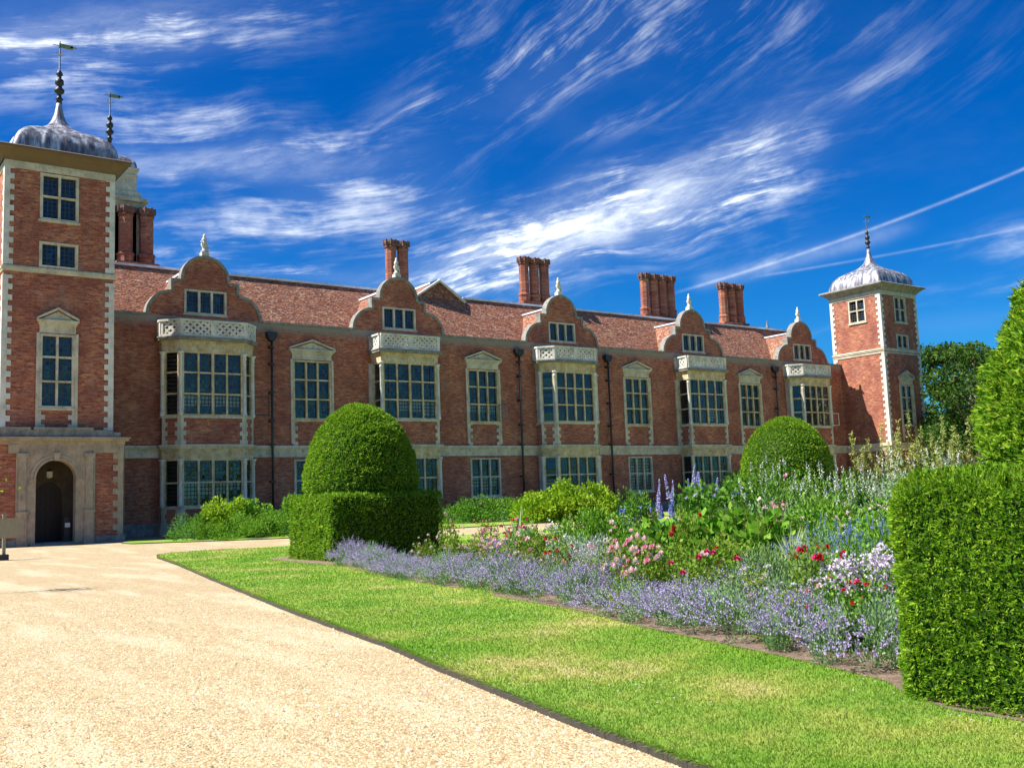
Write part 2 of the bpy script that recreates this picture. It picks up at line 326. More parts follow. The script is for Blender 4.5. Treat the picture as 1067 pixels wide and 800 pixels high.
def wall_holes(mb, x0, x1, z0, z1, y0, y1, holes):
    """upright wall in the XZ plane from y0 (front) to y1, with rectangular openings"""
    xs = sorted({x0, x1, *[h[0] for h in holes], *[h[1] for h in holes]}); 
    for a, b in zip(xs, xs[1:]):
        cut = sorted([(h[2], h[3]) for h in holes if h[0] <= a+1e-6 and h[1] >= b-1e-6]); z = z0
        for c0, c1 in cut:
            if c0 > z: mb.box(a, b, y0, y1, z, c0)
            z = c1
        if z < z1: mb.box(a, b, y0, y1, z, z1)
def slices(mb, xs, seg, y0, y1):
    """wall made of upright slices; seg(x, side) gives the list of (bottom, top) there"""
    for a, b in zip(xs, xs[1:]):
        A, B = seg(a+1e-5), seg(b-1e-5)
        for (p, q_), (r, t) in zip(A, B): mb.prism_y([(a, p), (b, r), (b, t), (a, q_)], y0, y1)
def teeth(mb, x0, w1, w2, z0, z1, pitch, y0, y1, sgn=1, start=0):
    z = z0; k = start
    while z < z1-.02:
        w = w1 if k % 2 == 0 else w2; mb.box(x0, x0+sgn*w, y0, y1, z, min(z+pitch, z1)); z += pitch; k += 1
# window geometry in a local frame: x across, y into the wall, z up
def win_geom(fr, gl, dk, x0, x1, z0, z1, cols, bars, jamb=.16, mull=.13, depth=.3, proud=.04, T=None, king=True, blinds=None, bl=None, room=.5):
    fr.T = gl.T = dk.T = T
    if bl: bl.T = T
    fr.box(x0, x0+jamb, -proud, depth, z0, z1); fr.box(x1-jamb, x1, -proud, depth, z0, z1)
    fr.box(x0+jamb, x1-jamb, -proud, depth, z1-jamb*.8, z1); fr.box(x0+jamb, x1-jamb, -proud-.03, depth, z0, z0+jamb*.7)
    iw = (x1-x0-2*jamb); xs = [x0+jamb+iw*i/cols for i in range(cols+1)]
    zb = [z0+jamb*.7]+list(bars)+[z1-jamb*.8]
    for i in range(1, cols):
        w = mull*(1.35 if king and cols == 4 and i == 2 else 1); fr.box(xs[i]-w/2, xs[i]+w/2, -proud+.02, depth-.02, zb[0], zb[-1])
    for b in bars: fr.box(x0+jamb, x1-jamb, -proud+.035, depth-.04, b-mull*.42, b+mull*.42)
    gy = depth*.55
    gl.add([(x0+jamb*.5, gy, zb[0]-.02), (x1-jamb*.5, gy, zb[0]-.02), (x1-jamb*.5, gy, zb[-1]+.02), (x0+jamb*.5, gy, zb[-1]+.02)], [(0, 1, 2, 3)])
    dk.add([(x0, gy+room, z0), (x1, gy+room, z0), (x1, gy+room, z1), (x0, gy+room, z1)], [(0, 1, 2, 3)])  # near-black sheet, the unlit room's shade put into its colour
    if bl and blinds:
        for i, r, top, bot in blinds:        # column, row, share of the row's height covered from .. to ..
            a, b = zb[r], zb[r+1]; bl.add([(xs[i]+.05, gy+.09, a+(b-a)*bot), (xs[i+1]-.05, gy+.09, a+(b-a)*bot), (xs[i+1]-.05, gy+.09, a+(b-a)*top), (xs[i]+.05, gy+.09, a+(b-a)*top)], [(0, 1, 2, 3)])
def subs(parent, pairs, rel=True):
    for name, mb, mat in pairs:
        if mb.v: kid(parent, mb.build(name, mat, parent, rel=rel))
def pediment(mb, cx, z, hw, h, y, rel=True):
    """entablature block and triangular pediment, front at y (towards -Y)"""
    mb.box(cx-hw*.86, cx+hw*.86, y-.06, y+.2, z, z+.42); mb.box(cx-hw*.9, cx+hw*.9, y-.12, y+.2, z+.42, z+.52); mb.box(cx-hw, cx+hw, y-.26, y+.2, z+.62, z+.74)
    mb.box(cx-hw*.95, cx+hw*.95, y-.18, y+.2, z+.52, z+.62)
    mb.prism_y([(cx-hw*.86, z+.74), (cx+hw*.86, z+.74), (cx, z+.74+h*.84)], y-.08, y+.2)
    for s in (-1, 1):
        a = [(cx+s*hw, z+.74), (cx+s*hw, z+.86), (cx, z+.86+h), (cx, z+.72+h)]; a = a if s > 0 else a[::-1]; mb.prism_y(a[::-1], y-.26, y+.2)
def rot_T(loc, deg): return Matrix.Translation(Vector(loc)) @ Matrix.Rotation(math.radians(deg), 4, 'Z')

FY = 66.5                      # plane of the long front
XW0, XW1 = 14.6, 91.17
wing = empty('mansion_wing', (53, FY, 0), 'long red brick mansion front with shaped gables and bay windows between the two towers', 'mansion')
mat_plain('eaves_wood', (.15, .10, .055), .8, 0, .3, 2); mat_brick('brick_dark', (.12, .055, .04), (.05, .03, .025), (.22, .13, .10))
GX = [22.07, 37.05, 52.95, 68.82, 84.85]; WX = [29.8, 44.6, 61.3, 76.4]
holes = []
for c in WX: holes += [(c-1.5, c+1.5, 7.7, 12.05), (c-1.45, c+1.45, 1.8, 4.95)]
for i, c in enumerate(GX):
    hw = 2.9 if i % 2 == 0 else 2.3; holes += [(c-hw, c+hw, 7.7, 12.05), (c-hw, c+hw, 1.8, 4.95)]
w = MB(); wall_holes(w, XW0, XW1, 0, 14.5, FY, FY+.5, holes)
w.box(XW0, XW1, 75.2, 75.7, 0, 14.3); w.box(XW0, XW0+.4, FY+.5, 75.2, 0, 14.3); w.box(XW1-.4, XW1, FY+.5, 75.2, 0, 14.3)
w.box(XW1, XW1+6, 75.2, 75.7, 0, 14.3)
w.build('wall', 'brick_wing', wing)
# floors and cross walls, coloured near black for the shade of the rooms
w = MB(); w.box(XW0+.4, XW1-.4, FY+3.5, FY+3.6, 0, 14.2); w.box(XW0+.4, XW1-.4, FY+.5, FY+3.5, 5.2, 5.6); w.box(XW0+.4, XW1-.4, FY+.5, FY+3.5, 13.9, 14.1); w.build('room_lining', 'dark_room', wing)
# string course, plinth, parapet coping (broken round the bays)
spans = []; x = XW0+.9
for i, c in enumerate(GX):
    hw = 3.05 if i % 2 == 0 else 2.45; spans.append((x, c-hw)); x = c+hw
spans.append((x, XW1))
st = MB(); pl = MB()
for a, b in spans:
    st.box(a, b, FY-.06, FY+.01, 5.1, 5.62); st.box(a, b, FY-.13, FY+.01, 5.62, 5.72); st.box(a, b, FY-.22, FY+.01, 5.72, 5.9)
    pl.box(a, b, FY-.10, FY+.01, 0, .75); pl.box(a, b, FY-.05, FY+.01, .75, .85)
st.build('string_course', 'stone', wing); pl.build('plinth', 'stone_grey', wing)
GH = 3.97
cp = MB(); x = XW0
for c in GX: cp.box(x, c-GH, FY-.10, FY+.6, 14.5, 14.66); x = c+GH
cp.box(x, XW1, FY-.10, FY+.6, 14.5, 14.66); cp.build('parapet_coping', 'stone_grey', wing)
# roof
def quadmesh(mb, pts): mb.add(pts, [(0, 1, 2, 3)])
RY, RZ = 70.9, 18.75
rf = MB()
def slab(mb, p, t=.12):
    p = [Vector(q) for q in p]; n = (p[1]-p[0]).cross(p[3]-p[0]).normalized()*t; mb.add(p+[q-n for q in p], [(0,1,2,3), (7,6,5,4), (0,4,5,1), (1,5,6,2), (2,6,7,3), (3,7,4,0)])
slab(rf, [(XW0, FY+.55, 13.9), (XW1+.0, FY+.55, 13.9), (XW1+.0, RY, RZ), (XW0, RY, RZ)]); slab(rf, [(XW1+.0, 75.6, 13.6), (XW0, 75.6, 13.6), (XW0, RY, RZ), (XW1+.0, RY, RZ)])
def zroof(y): return 13.9+(y-FY-.55)*(RZ-13.9)/(RY-FY-.55)
def yroof(z): return FY+.55+(z-13.9)*(RY-FY-.55)/(RZ-13.9)
for c in GX:       # little cross roofs behind the shaped gables, flat-topped under lead
    zt, h1, h2 = 17.55, 1.5, 3.75
    for s in (-1, 1):
        p = [(c+s*h2, FY+.5, 14.2), (c+s*h1, FY+.5, zt), (c+s*h1, yroof(zt), zt), (c+s*h2, yroof(14.2), 14.2)]
        slab(rf, p if s < 0 else p[::-1], .1)
    rf.box(c-h1, c+h1, FY+.45, yroof(zt)+.1, zt-.1, zt)
roof = rf.build('roof', 'roof_tile', wing)
# tall cross roof rising above the ridge
cr = MB(); cx_, cz = 43.3, 20.0
for s in (-1, 1):
    p = [(cx_+s*2.4, RY-.25, RZ-.35), (cx_, RY-.25, cz), (cx_, RY+4, cz), (cx_+s*2.4, RY+4, RZ-.35)]; slab(cr, p if s < 0 else p[::-1], .1)
cr.prism_y([(cx_-2.3, RZ-.4), (cx_+2.3, RZ-.4), (cx_, cz-.1)], RY-.2, RY+.0)
cr.build('cross_roof', 'roof_tile', wing)
ld = MB(); ld.box(XW0, 40.9, RY-.16, RY+.16, RZ-.03, RZ+.14); ld.box(45.7, XW1, RY-.16, RY+.16, RZ-.03, RZ+.14)
ld.tube([(40.8, RY-.32, RZ-.35), (cx_, RY-.32, cz+.08), (45.8, RY-.32, RZ-.35)], .14, 6); ld.tube([(cx_, RY-.3, cz+.08), (cx_, RY+4, cz+.08)], .14, 6)
for c in GX:
    ld.box(c-1.62, c-1.40, FY+.5, yroof(17.6)+.1, 17.54, 17.68); ld.box(c+1.40, c+1.62, FY+.5, yroof(17.6)+.1, 17.54, 17.68); ld.box(c-1.4, c+1.4, FY+.5, yroof(17.6)+.1, 17.55, 17.60)
ld.build('lead_ridge', 'lead_white', wing)
# ---- chimneys
def chimney(cx, cy, n, pitch, z0, zt, r=.46):
    b = MB(); z0 -= .45; b.box(cx-n*pitch/2+.02, cx+n*pitch/2-.02, cy-.6, cy+.6, z0-3, z0); b.box(cx-n*pitch/2-.04, cx+n*pitch/2+.04, cy-.66, cy+.66, z0, z0+.2)
    o = b.build('chimney', 'brick_tower', wing)
    for k in range(n):
        x = cx+(k-(n-1)/2)*pitch; s = MB()
        s.lathe([(r*1.2, z0+.2), (r*1.2, z0+.75), (r*1.3, z0+.8), (r*1.3, z0+.9), (r, z0+1.05), (r, zt-.75), (r*1.1, zt-.7)], x, cy, 8)
        sh = s.build('chimney_shaft', 'brick_tower', o)
        t = MB(); t.lathe([(r*1.06, zt-.7), (r*1.2, zt-.6), (r*1.0, zt-.52), (r*1.14, zt-.38), (r*1.3, zt-.22), (r*1.3, zt-.04), (r*1.15, zt)], x, cy, 8)
        for q in range(8):
            a = math.pi/8*(2*q+1); t.box(x+r*1.2*math.cos(a)-.07, x+r*1.2*math.cos(a)+.07, cy+r*1.2*math.sin(a)-.07, cy+r*1.2*math.sin(a)+.07, zt-.42, zt+.03)
        t.build('chimney_crown', 'brick_dark', o)
chimney(40.2, 72.3, 2, 1.15, 19.4, 23.45); chimney(54.5, 72.2, 3, 1.16, 19.6, 23.5); chimney(70.1, 72.2, 4, 1.2, 19.5, 23.5); chimney(80.9, 72.2, 3, 1.28, 19.6, 23.6)
chimney(19.75, 75.2, 2, 1.5, 20.2, 24.2, .5)
# ---- shaped gables
def gtop(u):
    u = abs(u)
    if u >= 2.32: return 14.55+1.75*math.sqrt(max(0, 1-((u-2.32)/1.65)**2))
    if u >= 1.66: return 17.1
    return 17.2+1.66*math.sqrt(max(0, 1-(u/1.66)**2))
def gable(cx, k):
    half = [GH-1.65*(1-math.cos(a)) for a in np.linspace(0, math.pi/2, 9)]; half = half[:-1]+[2.32, 2.0, 1.66]+[1.66*math.cos(a) for a in np.linspace(0, math.pi/2, 13)][1:-1]
    xs = sorted({round(-u, 5) for u in half}|{round(u, 5) for u in half}|{0.0, -1.36, 1.36})
    def seg(x):
        t = gtop(x); return [(14.5, 14.86), (16.42, t)] if abs(x) < 1.36 else [(14.5, (14.5+t)/2), ((14.5+t)/2, t)]
    b = MB(); slices(b, xs, seg, FY, FY+.45); b.v = [v+Vector((cx, 0, 0)) for v in b.v]
    o = b.build('gable', 'brick_wing', wing, (cx-53, 0, 14.5))
    # coping following the outline
    out = [(GH-1.65*(1-math.cos(a)), 14.55+1.75*math.sin(a)) for a in np.linspace(0, math.pi/2, 12)]+[(2.32, 17.1), (1.66, 17.1)]+[(1.66*math.cos(a), 17.2+1.66*math.sin(a)) for a in np.linspace(0, math.pi/2, 14)]
    path = out+[(-x, z) for x, z in out[::-1]][1:]; c = MB(); wd = .17
    cen = [(2.32 if abs(x) > 2.25 else 0) for x, z in path]
    for (x0, z0), (x1, z1) in zip(path, path[1:]):
        dx, dz = x1-x0, z1-z0; L = math.hypot(dx, dz)
        if L < 1e-4: continue
        nx, nz = -dz/L*wd, dx/L*wd          # inward (left of travel)
        e = .02; ax, az_, bx_, bz = x0-dx/L*e, z0-dz/L*e, x1+dx/L*e, z1+dz/L*e
        o_ = .05
        c.prism_y([(ax-nx*o_*4, az_-nz*o_*4), (bx_-nx*o_*4, bz-nz*o_*4), (bx_+nx, bz+nz), (ax+nx, az_+nz)][::1], FY-.10-.002*(len(c.v) % 3), FY+.55)
    c.v = [v+Vector((cx, 0, 0)) for v in c.v]; c.build('coping', 'stone_grey', o)
    fr, gl, dk = MB(), MB(), MB(); win_geom(fr, gl, dk, -1.45, 1.45, 14.8, 16.48, 3, [], .15, .15, .3, .05)
    fr.T = None; fr.box(-1.55, 1.55, -.10, .05, 14.70, 14.80)
    for mb, nm, mt in ((fr, 'window_frame', 'stone'), (gl, 'glass', 'window_glass'), (dk, 'dark_backing', 'dark_room')):
        mb.v = [v+Vector((cx, FY, 0)) for v in mb.v]; mb.build(nm, mt, o)
    f = MB(); z = 18.86; s = 1+.03*k
    f.box(cx-.22, cx+.22, FY+.0, FY+.44, z-.1, z+.28)
    f.lathe([(.20, z+.28), (.24, z+.36), (.13, z+.45), (.12, z+.6), (.2, z+.72), (.21, z+.85), (.12, z+.98), (.15, z+1.08), (.14, z+1.2), (.07, z+1.32), (.09, z+1.4), (.02, z+1.5)], cx, FY+.22, 10)
    f.tube([(cx-.08, FY+.1, z+.7), (cx-.26, FY-.02, z+.95), (cx-.12, FY+.1, z+1.1)], [.06, .05, .04], 6); f.tube([(cx+.1, FY+.2, z+.8), (cx+.22, FY+.2, z+.6), (cx+.2, FY+.2, z+.3)], [.06, .06, .05], 6)
    f.v = [Vector((cx+(v.x-cx)*1.12, FY+.22+(v.y-FY-.22)*1.12, 18.8+(v.z-18.8)*1.08)) for v in f.v]; f.build('finial', 'stone_pale', o)
for k, c in enumerate(GX): gable(c, k)
# ---- flat windows
def flat_window(parent, T_loc, rz, hw, z0, z1, cols, bars, ped=True, apron=None, blinds=(), frame='stone_ochre', sill=True, casement=None):
    """one window; local origin on the wall plane at ground level"""
    fr, gl, dk, bl = MB(), MB(), MB(), MB(); win_geom(fr, gl, dk, -hw, hw, z0, z1, cols, bars, blinds=blinds, bl=bl)
    if sill: fr.T = None; fr.box(-hw-.08, hw+.08, -.12, .1, z0-.14, z0)
    o = fr.build('window', frame, parent, T_loc, rz, rel=True)
    subs(o, [('glass', gl, 'window_glass'), ('room_shade_sheet', dk, 'dark_room'), ('blind', bl, 'blind')])
    if ped:
        p = MB(); pediment(p, 0, z1+.05, hw*1.18, .62, 0); p.build('pediment', 'stone', o, rel=True)
        j = MB(); j.box(-hw-.16, -hw, -.09, .02, z0-1.7 if apron else z0, z1+.05); j.box(hw, hw+.16, -.09, .02, z0-1.7 if apron else z0, z1+.05)
        if apron:
            teeth(j, -hw, .34, .14, apron, z0-.14, .27, -.07, .02); teeth(j, hw, .34, .14, apron, z0-.14, .27, -.07, .02, -1)
        j.build('jamb_stones', 'stone', o, rel=True)
    if casement:
        c = MB(); x, s, w_, za, zb = casement; c.T = rot_T((x, -.05, 0), s)
        for a in (0, w_-.05): c.box(a, a+.05, -.03, .03, za, zb)
        for a in (za, zb-.05): c.box(0, w_, -.03, .03, a, a+.05)
        c.box(w_*.5-.012, w_*.5+.012, -.012, .012, za, zb)
        for q in range(1, 4): z_ = za+(zb-za)*q/4; c.box(0, w_, -.012, .012, z_-.012, z_+.012)
        c.build('open_casement', 'stone_grey', o, rel=True)
    return o
UB = [9.22, 10.62]
for i, c in enumerate(WX):
    bl = {0: [], 1: [(2, 0, 1, .45), (0, 0, 1, .5), (1, 0, 1, .55)], 2: [], 3: []}[i]
    flat_window(wing, (c-53, 0, 0), 0, 1.5, 7.75, 12.03, 3, UB, True, 5.92, bl, casement=(1.42, -50, .7, 7.9, 9.2) if i == 1 else None)
    bg = [[], [(0, 0, 1, .4), (1, 0, 1, .25), (2, 0, 1, .5)], [(0, 1, 1, 0), (1, 1, 1, 0), (2, 1, 1, 0), (0, 0, 1, 0), (1, 0, 1, .0), (2, 0, 1, 0)], []][i]
    flat_window(wing, (c-53, 0, 0), 0, 1.45, 1.85, 4.93, 3, [3.42], False, None, bg, 'stone')
# ---- bay windows
def bay(cx, canted, k):
    D = 1.5; fy = FY-D
    plan = [(-3.05, 0), (-3.05, -.62), (-2.15, -D), (2.15, -D), (3.05, -.62), (3.05, 0)] if canted else [(-2.42, 0), (-2.42, -D), (2.42, -D), (2.42, 0)]
    st, br, oc, co_, bal, gl, dk, bl, fr, en, br2, gl2, dk2, bl2, fr2 = (MB() for _ in range(15)); cols_ = []
    def ring(mb, off, z0, z1, inner=.35):
        # solid slab of the plan grown by off
        pts = []
        n = len(plan)
        for i, p in enumerate(plan):
            a = Vector(plan[i-1]) if i > 0 else None; b = Vector(p); c = Vector(plan[i+1]) if i < n-1 else None
            ns = []
            for u, v in ((a, b), (b, c)):
                if u is None or v is None: continue
                d = (v-u).normalized(); ns.append(Vector((d.y, -d.x)))
            if len(ns) == 1: q = b+ns[0]*off; q.y = 0.02
            else: bis = (ns[0]+ns[1]).normalized(); q = b+bis*(off/max(.3, bis.dot(ns[0])))
            pts.append((q.x, q.y))
        mb.prism(pts, z0, z1)
    ring(st, .16, 0, .62); ring(st, .10, .62, .84)
    ring(oc, .02, 4.95, 5.62); ring(oc, .07, 5.3, 5.42); ring(st, .12, 5.62, 5.74); ring(st, .22, 5.74, 5.9)
    ring(en, .03, 12.02, 12.62); ring(en, .10, 12.62, 12.74); ring(co_, .30, 12.74, 12.90); ring(co_, .36, 12.90, 12.98); ring(co_, -.3, 12.98, 13.0)
    for i in range(len(plan)-1):
        a, b = Vector((*plan[i], 0)), Vector((*plan[i+1], 0)); L = (b-a).length; ang = math.degrees(math.atan2(b.y-a.y, b.x-a.x)); T = rot_T(a, ang)
        front = abs(ang) < 1; side = abs(abs(ang)-90) < 1
        cols = 4 if front else 1
        if side and canted: cols = 0
        # aprons of brick below the sills
        for q0, q1 in ((.84, 1.85), (5.9, 7.62)):
            bq = br if q0 > 5 else br2; bq.T = T; bq.box(.02, L-.02, .0, .3, q0, q1)
            if q0 > 5:
                st.T = T; st.box(0, L, -.07, .3, 7.62, 7.78)
                if L > .8:
                    teeth(st, 0, .36, .2, 5.9, 7.62, .29, -.045, .1); teeth(st, L, .36, .2, 5.9, 7.62, .29, -.045, .1, -1)
            else:
                st.T = T; st.box(0, L, -.07, .3, 1.72, 1.86); teeth(st, 0, .3, .18, .84, 1.72, .29, -.045, .1); teeth(st, L, .3, .18, .84, 1.72, .29, -.045, .1, -1)
        bs = []
        if front: bs = {0: [(j, 0, 1, .42) for j in range(4)], 1: [(1, 0, 1, .4), (2, 0, 1, .35), (3, 0, 1, .15)], 2: [], 3: [(2, 0, 1, .2)], 4: []}[k]
        if cols:
            e = .10 if L > 1 else .06
            win_geom(fr, gl, dk, e, L-e, 7.78, 12.02, cols, UB, .14 if front else .12, .13, .26, .0, T, True, bs, bl)
            win_geom(fr2, gl2, dk2, e, L-e, 1.86, 4.95, cols, [3.42], .14 if front else .12, .13, .26, .0, T, True, [(j, 0, 1, .3+.1*j) for j in range(4)] if front and k == 0 else [], bl2)
        else:
            st.T = T; st.box(.02, L-.02, 0, .25, 7.78, 12.02); st.box(.02, L-.02, 0, .25, 1.86, 4.95)
        # balustrade with pierced panels
        bal.T = T; g = .18
        A, B = -.1, L+.1
        bal.box(A, B, -g-.05, -g+.17, 12.99, 13.14); bal.box(A, B, -g-.08, -g+.20, 13.98, 14.12)
        ped = [A, B-.22] + ([L/2-.2] if front else [])
        for x in ped: bal.box(x, x+(.4 if front and x == L/2-.2 else .24), -g-.03, -g+.15, 13.14, 13.98)
        segs = [(A+.24, L/2-.2), (L/2+.2, B-.22)] if front else [(A+.24, B-.22)]
        for s0, s1 in segs:
            if s1-s0 < .15: continue
            n = max(1, round((s1-s0)/.42)); wq = (s1-s0)/n
            for r in range(2):
                for j in range(n):
                    xa, xb, za, zb = s0+j*wq, s0+(j+1)*wq, 13.14+r*.42, 13.14+(r+1)*.42; t = .075
                    for (p, q_) in (((xa, za), (xb, zb)), ((xa, zb), (xb, za))):
                        d = Vector((q_[0]-p[0], q_[1]-p[1])).normalized(); nn = Vector((-d.y, d.x))*t/1.0
                        y0 = -g+.02+(.005 if p[1] > q_[1] else 0)
                        bal.add([(p[0]-nn.x, y0, p[1]-nn.y), (q_[0]-nn.x, y0, q_[1]-nn.y), (q_[0]+nn.x, y0, q_[1]+nn.y), (p[0]+nn.x, y0, p[1]+nn.y),
                                 (p[0]-nn.x, y0+.1, p[1]-nn.y), (q_[0]-nn.x, y0+.1, q_[1]-nn.y), (q_[0]+nn.x, y0+.1, q_[1]+nn.y), (p[0]+nn.x, y0+.1, p[1]+nn.y)],
                                [(0,1,2,3), (7,6,5,4), (0,4,5,1), (1,5,6,2), (2,6,7,3), (3,7,4,0)])
                    bal.box((xa+xb)/2-.09, (xa+xb)/2+.09, -g+.01, -g+.135, (za+zb)/2-.09, (za+zb)/2+.09)
    # slim colonnettes on the corners, sunlight on them put in as paler stone
    st.T = None
    for x, y in plan[1:-1]:
        for z0, z1 in ((7.78, 12.02), (1.86, 4.95)):
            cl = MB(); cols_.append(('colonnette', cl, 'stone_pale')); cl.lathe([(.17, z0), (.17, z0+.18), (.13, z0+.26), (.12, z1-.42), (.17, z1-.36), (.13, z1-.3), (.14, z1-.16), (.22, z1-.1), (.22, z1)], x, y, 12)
    if not canted:
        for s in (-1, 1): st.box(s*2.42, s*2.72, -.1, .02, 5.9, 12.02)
    for mb in (st, br, oc, co_, bal, gl, dk, bl, fr, en, br2, gl2, dk2, bl2, fr2): mb.T = None
    body = oc.build('bay_window', 'stone_ochre', wing, (cx-53, 0, 0), rel=True)
    subs(body, [('stone_dressing', st, 'stone'), ('entablature', en, 'stone_ochre'), ('brick_apron', br2, 'brick_wing'), ('glass', gl2, 'window_glass'), ('room_shade_sheet', dk2, 'dark_room'), ('blind', bl2, 'blind'), ('window_frame', fr2, 'stone_ochre')]+cols_+[ ('brick_apron', br, 'brick_wing'), ('cornice', co_, 'stone_grey'), ('balustrade', bal, 'stone_pale'), ('glass', gl, 'window_glass'), ('room_shade_sheet', dk, 'dark_room'), ('blind', bl, 'blind'), ('window_frame', fr, 'stone_ochre')])
    if k in (0, 4):
        c = MB(); c.T = rot_T((2.95 if k == 4 else 3.0, -.7 if k == 4 else -.62, 0), -12); za, zb, w_ = 7.95, 9.25, 1.15
        for a in (0, w_-.05): c.box(a, a+.05, -.03, .03, za, zb)
        for a in (za, zb-.05): c.box(0, w_, -.03, .03, a, a+.05)
        c.build('open_casement', 'iron' if k == 0 else 'white_paint', body, rel=True)
for k, c in enumerate(GX): bay(c, k % 2 == 0, k)
# ---- drainpipes
for x in (26.65, 48.1, 57.76, 80.1):
    d = MB(); d.tube([(x, FY-.30, .1), (x, FY-.30, 13.3)], .085, 8); d.prism_y([(x-.14, 13.25), (x+.14, 13.25), (x+.34, 13.5), (x+.38, 13.86), (x-.38, 13.86), (x-.34, 13.5)], FY-.5, FY-.02)
    for z in (1.5, 3.4, 5.95, 7.6, 9.6, 11.6, 12.8): d.box(x-.16, x+.16, FY-.40, FY, z-.06, z+.06)
    d.build('drainpipe', 'iron', wing)
# lightning rods on the ridge
t = MB(); t.tube([(67.6, 71.2, 18.8), (67.6, 71.2, 20.6)], .03, 4); t.box(67.3, 67.9, 71.18, 71.22, 19.6, 19.66); t.box(67.4, 67.8, 71.18, 71.22, 20.0, 20.05); t.build('roof_aerial', 'iron', wing)

# ------------------------------------------------------------ towers
def dome(cx, cy, hw, z0, parent, ribs=True):
    prof = [(1.04, 0), (1.04, .3), (1.0, .85), (.93, 1.3), (.80, 1.75), (.63, 2.1), (.46, 2.38), (.33, 2.66), (.22, 3.0), (.145, 3.4), (.095, 3.9), (.065, 4.4), (.05, 4.8)]
    H = hw/3.2; N = 128; vs = []; fs = []
    for r, z in prof:
        for i in range(N):
            a = 2*math.pi*i/N; c, s = math.cos(a), math.sin(a); sq = 1/max(abs(c), abs(s)); k = min(1, max(0, (r-.1)/.6)); R_ = r*(1+(min(sq, 1.34)-1)*k)*hw
            rib = 1+.028*max(0, math.cos(a*16))**6*(1 if r > .1 else 0); R_ *= rib
            vs.append((cx+R_*c, cy+R_*s, z0+z*H))
    for k in range(len(prof)-1):
        for i in range(N): j = (i+1) % N; fs.append((k*N+i, k*N+j, (k+1)*N+j, (k+1)*N+i))
    fs.append(tuple((len(prof)-1)*N+i for i in range(N))); d = MB(); d.add(vs, fs, True); o = d.build('dome', 'lead', parent); zt = z0+4.8*H
    f = MB(); f.lathe([(.16, zt-.1), (.16, zt+.1), (.24, zt+.2), (.13, zt+.3), (.12, zt+.5), (.28, zt+.62), (.30, zt+.78), (.16, zt+.92), (.15, zt+1.05), (.26, zt+1.15), (.24, zt+1.4), (.12, zt+1.5), (.11, zt+1.65), (.2, zt+1.75), (.16, zt+1.9), (.05, zt+2.05), (.035, zt+3.9)], cx, cy, 12)
    f.build('finial', 'iron', o)
    v = MB(); z = zt+3.5; v.box(cx-.05, cx+.75, cy-.015, cy+.015, z, z+.28); v.box(cx+.6, cx+.95, cy-.015, cy+.015, z+.12, z+.22); v.tube([(cx-.4, cy, z+.12), (cx, cy, z+.12)], .025, 4)
    for a in (0, 1, 2, 3): v.tube([(cx, cy, z-.5), (cx+.3*math.cos(a*1.57+.4), cy+.3*math.sin(a*1.57+.4), z-.35)], .02, 4)
    v.build('weathervane', 'gold', o)
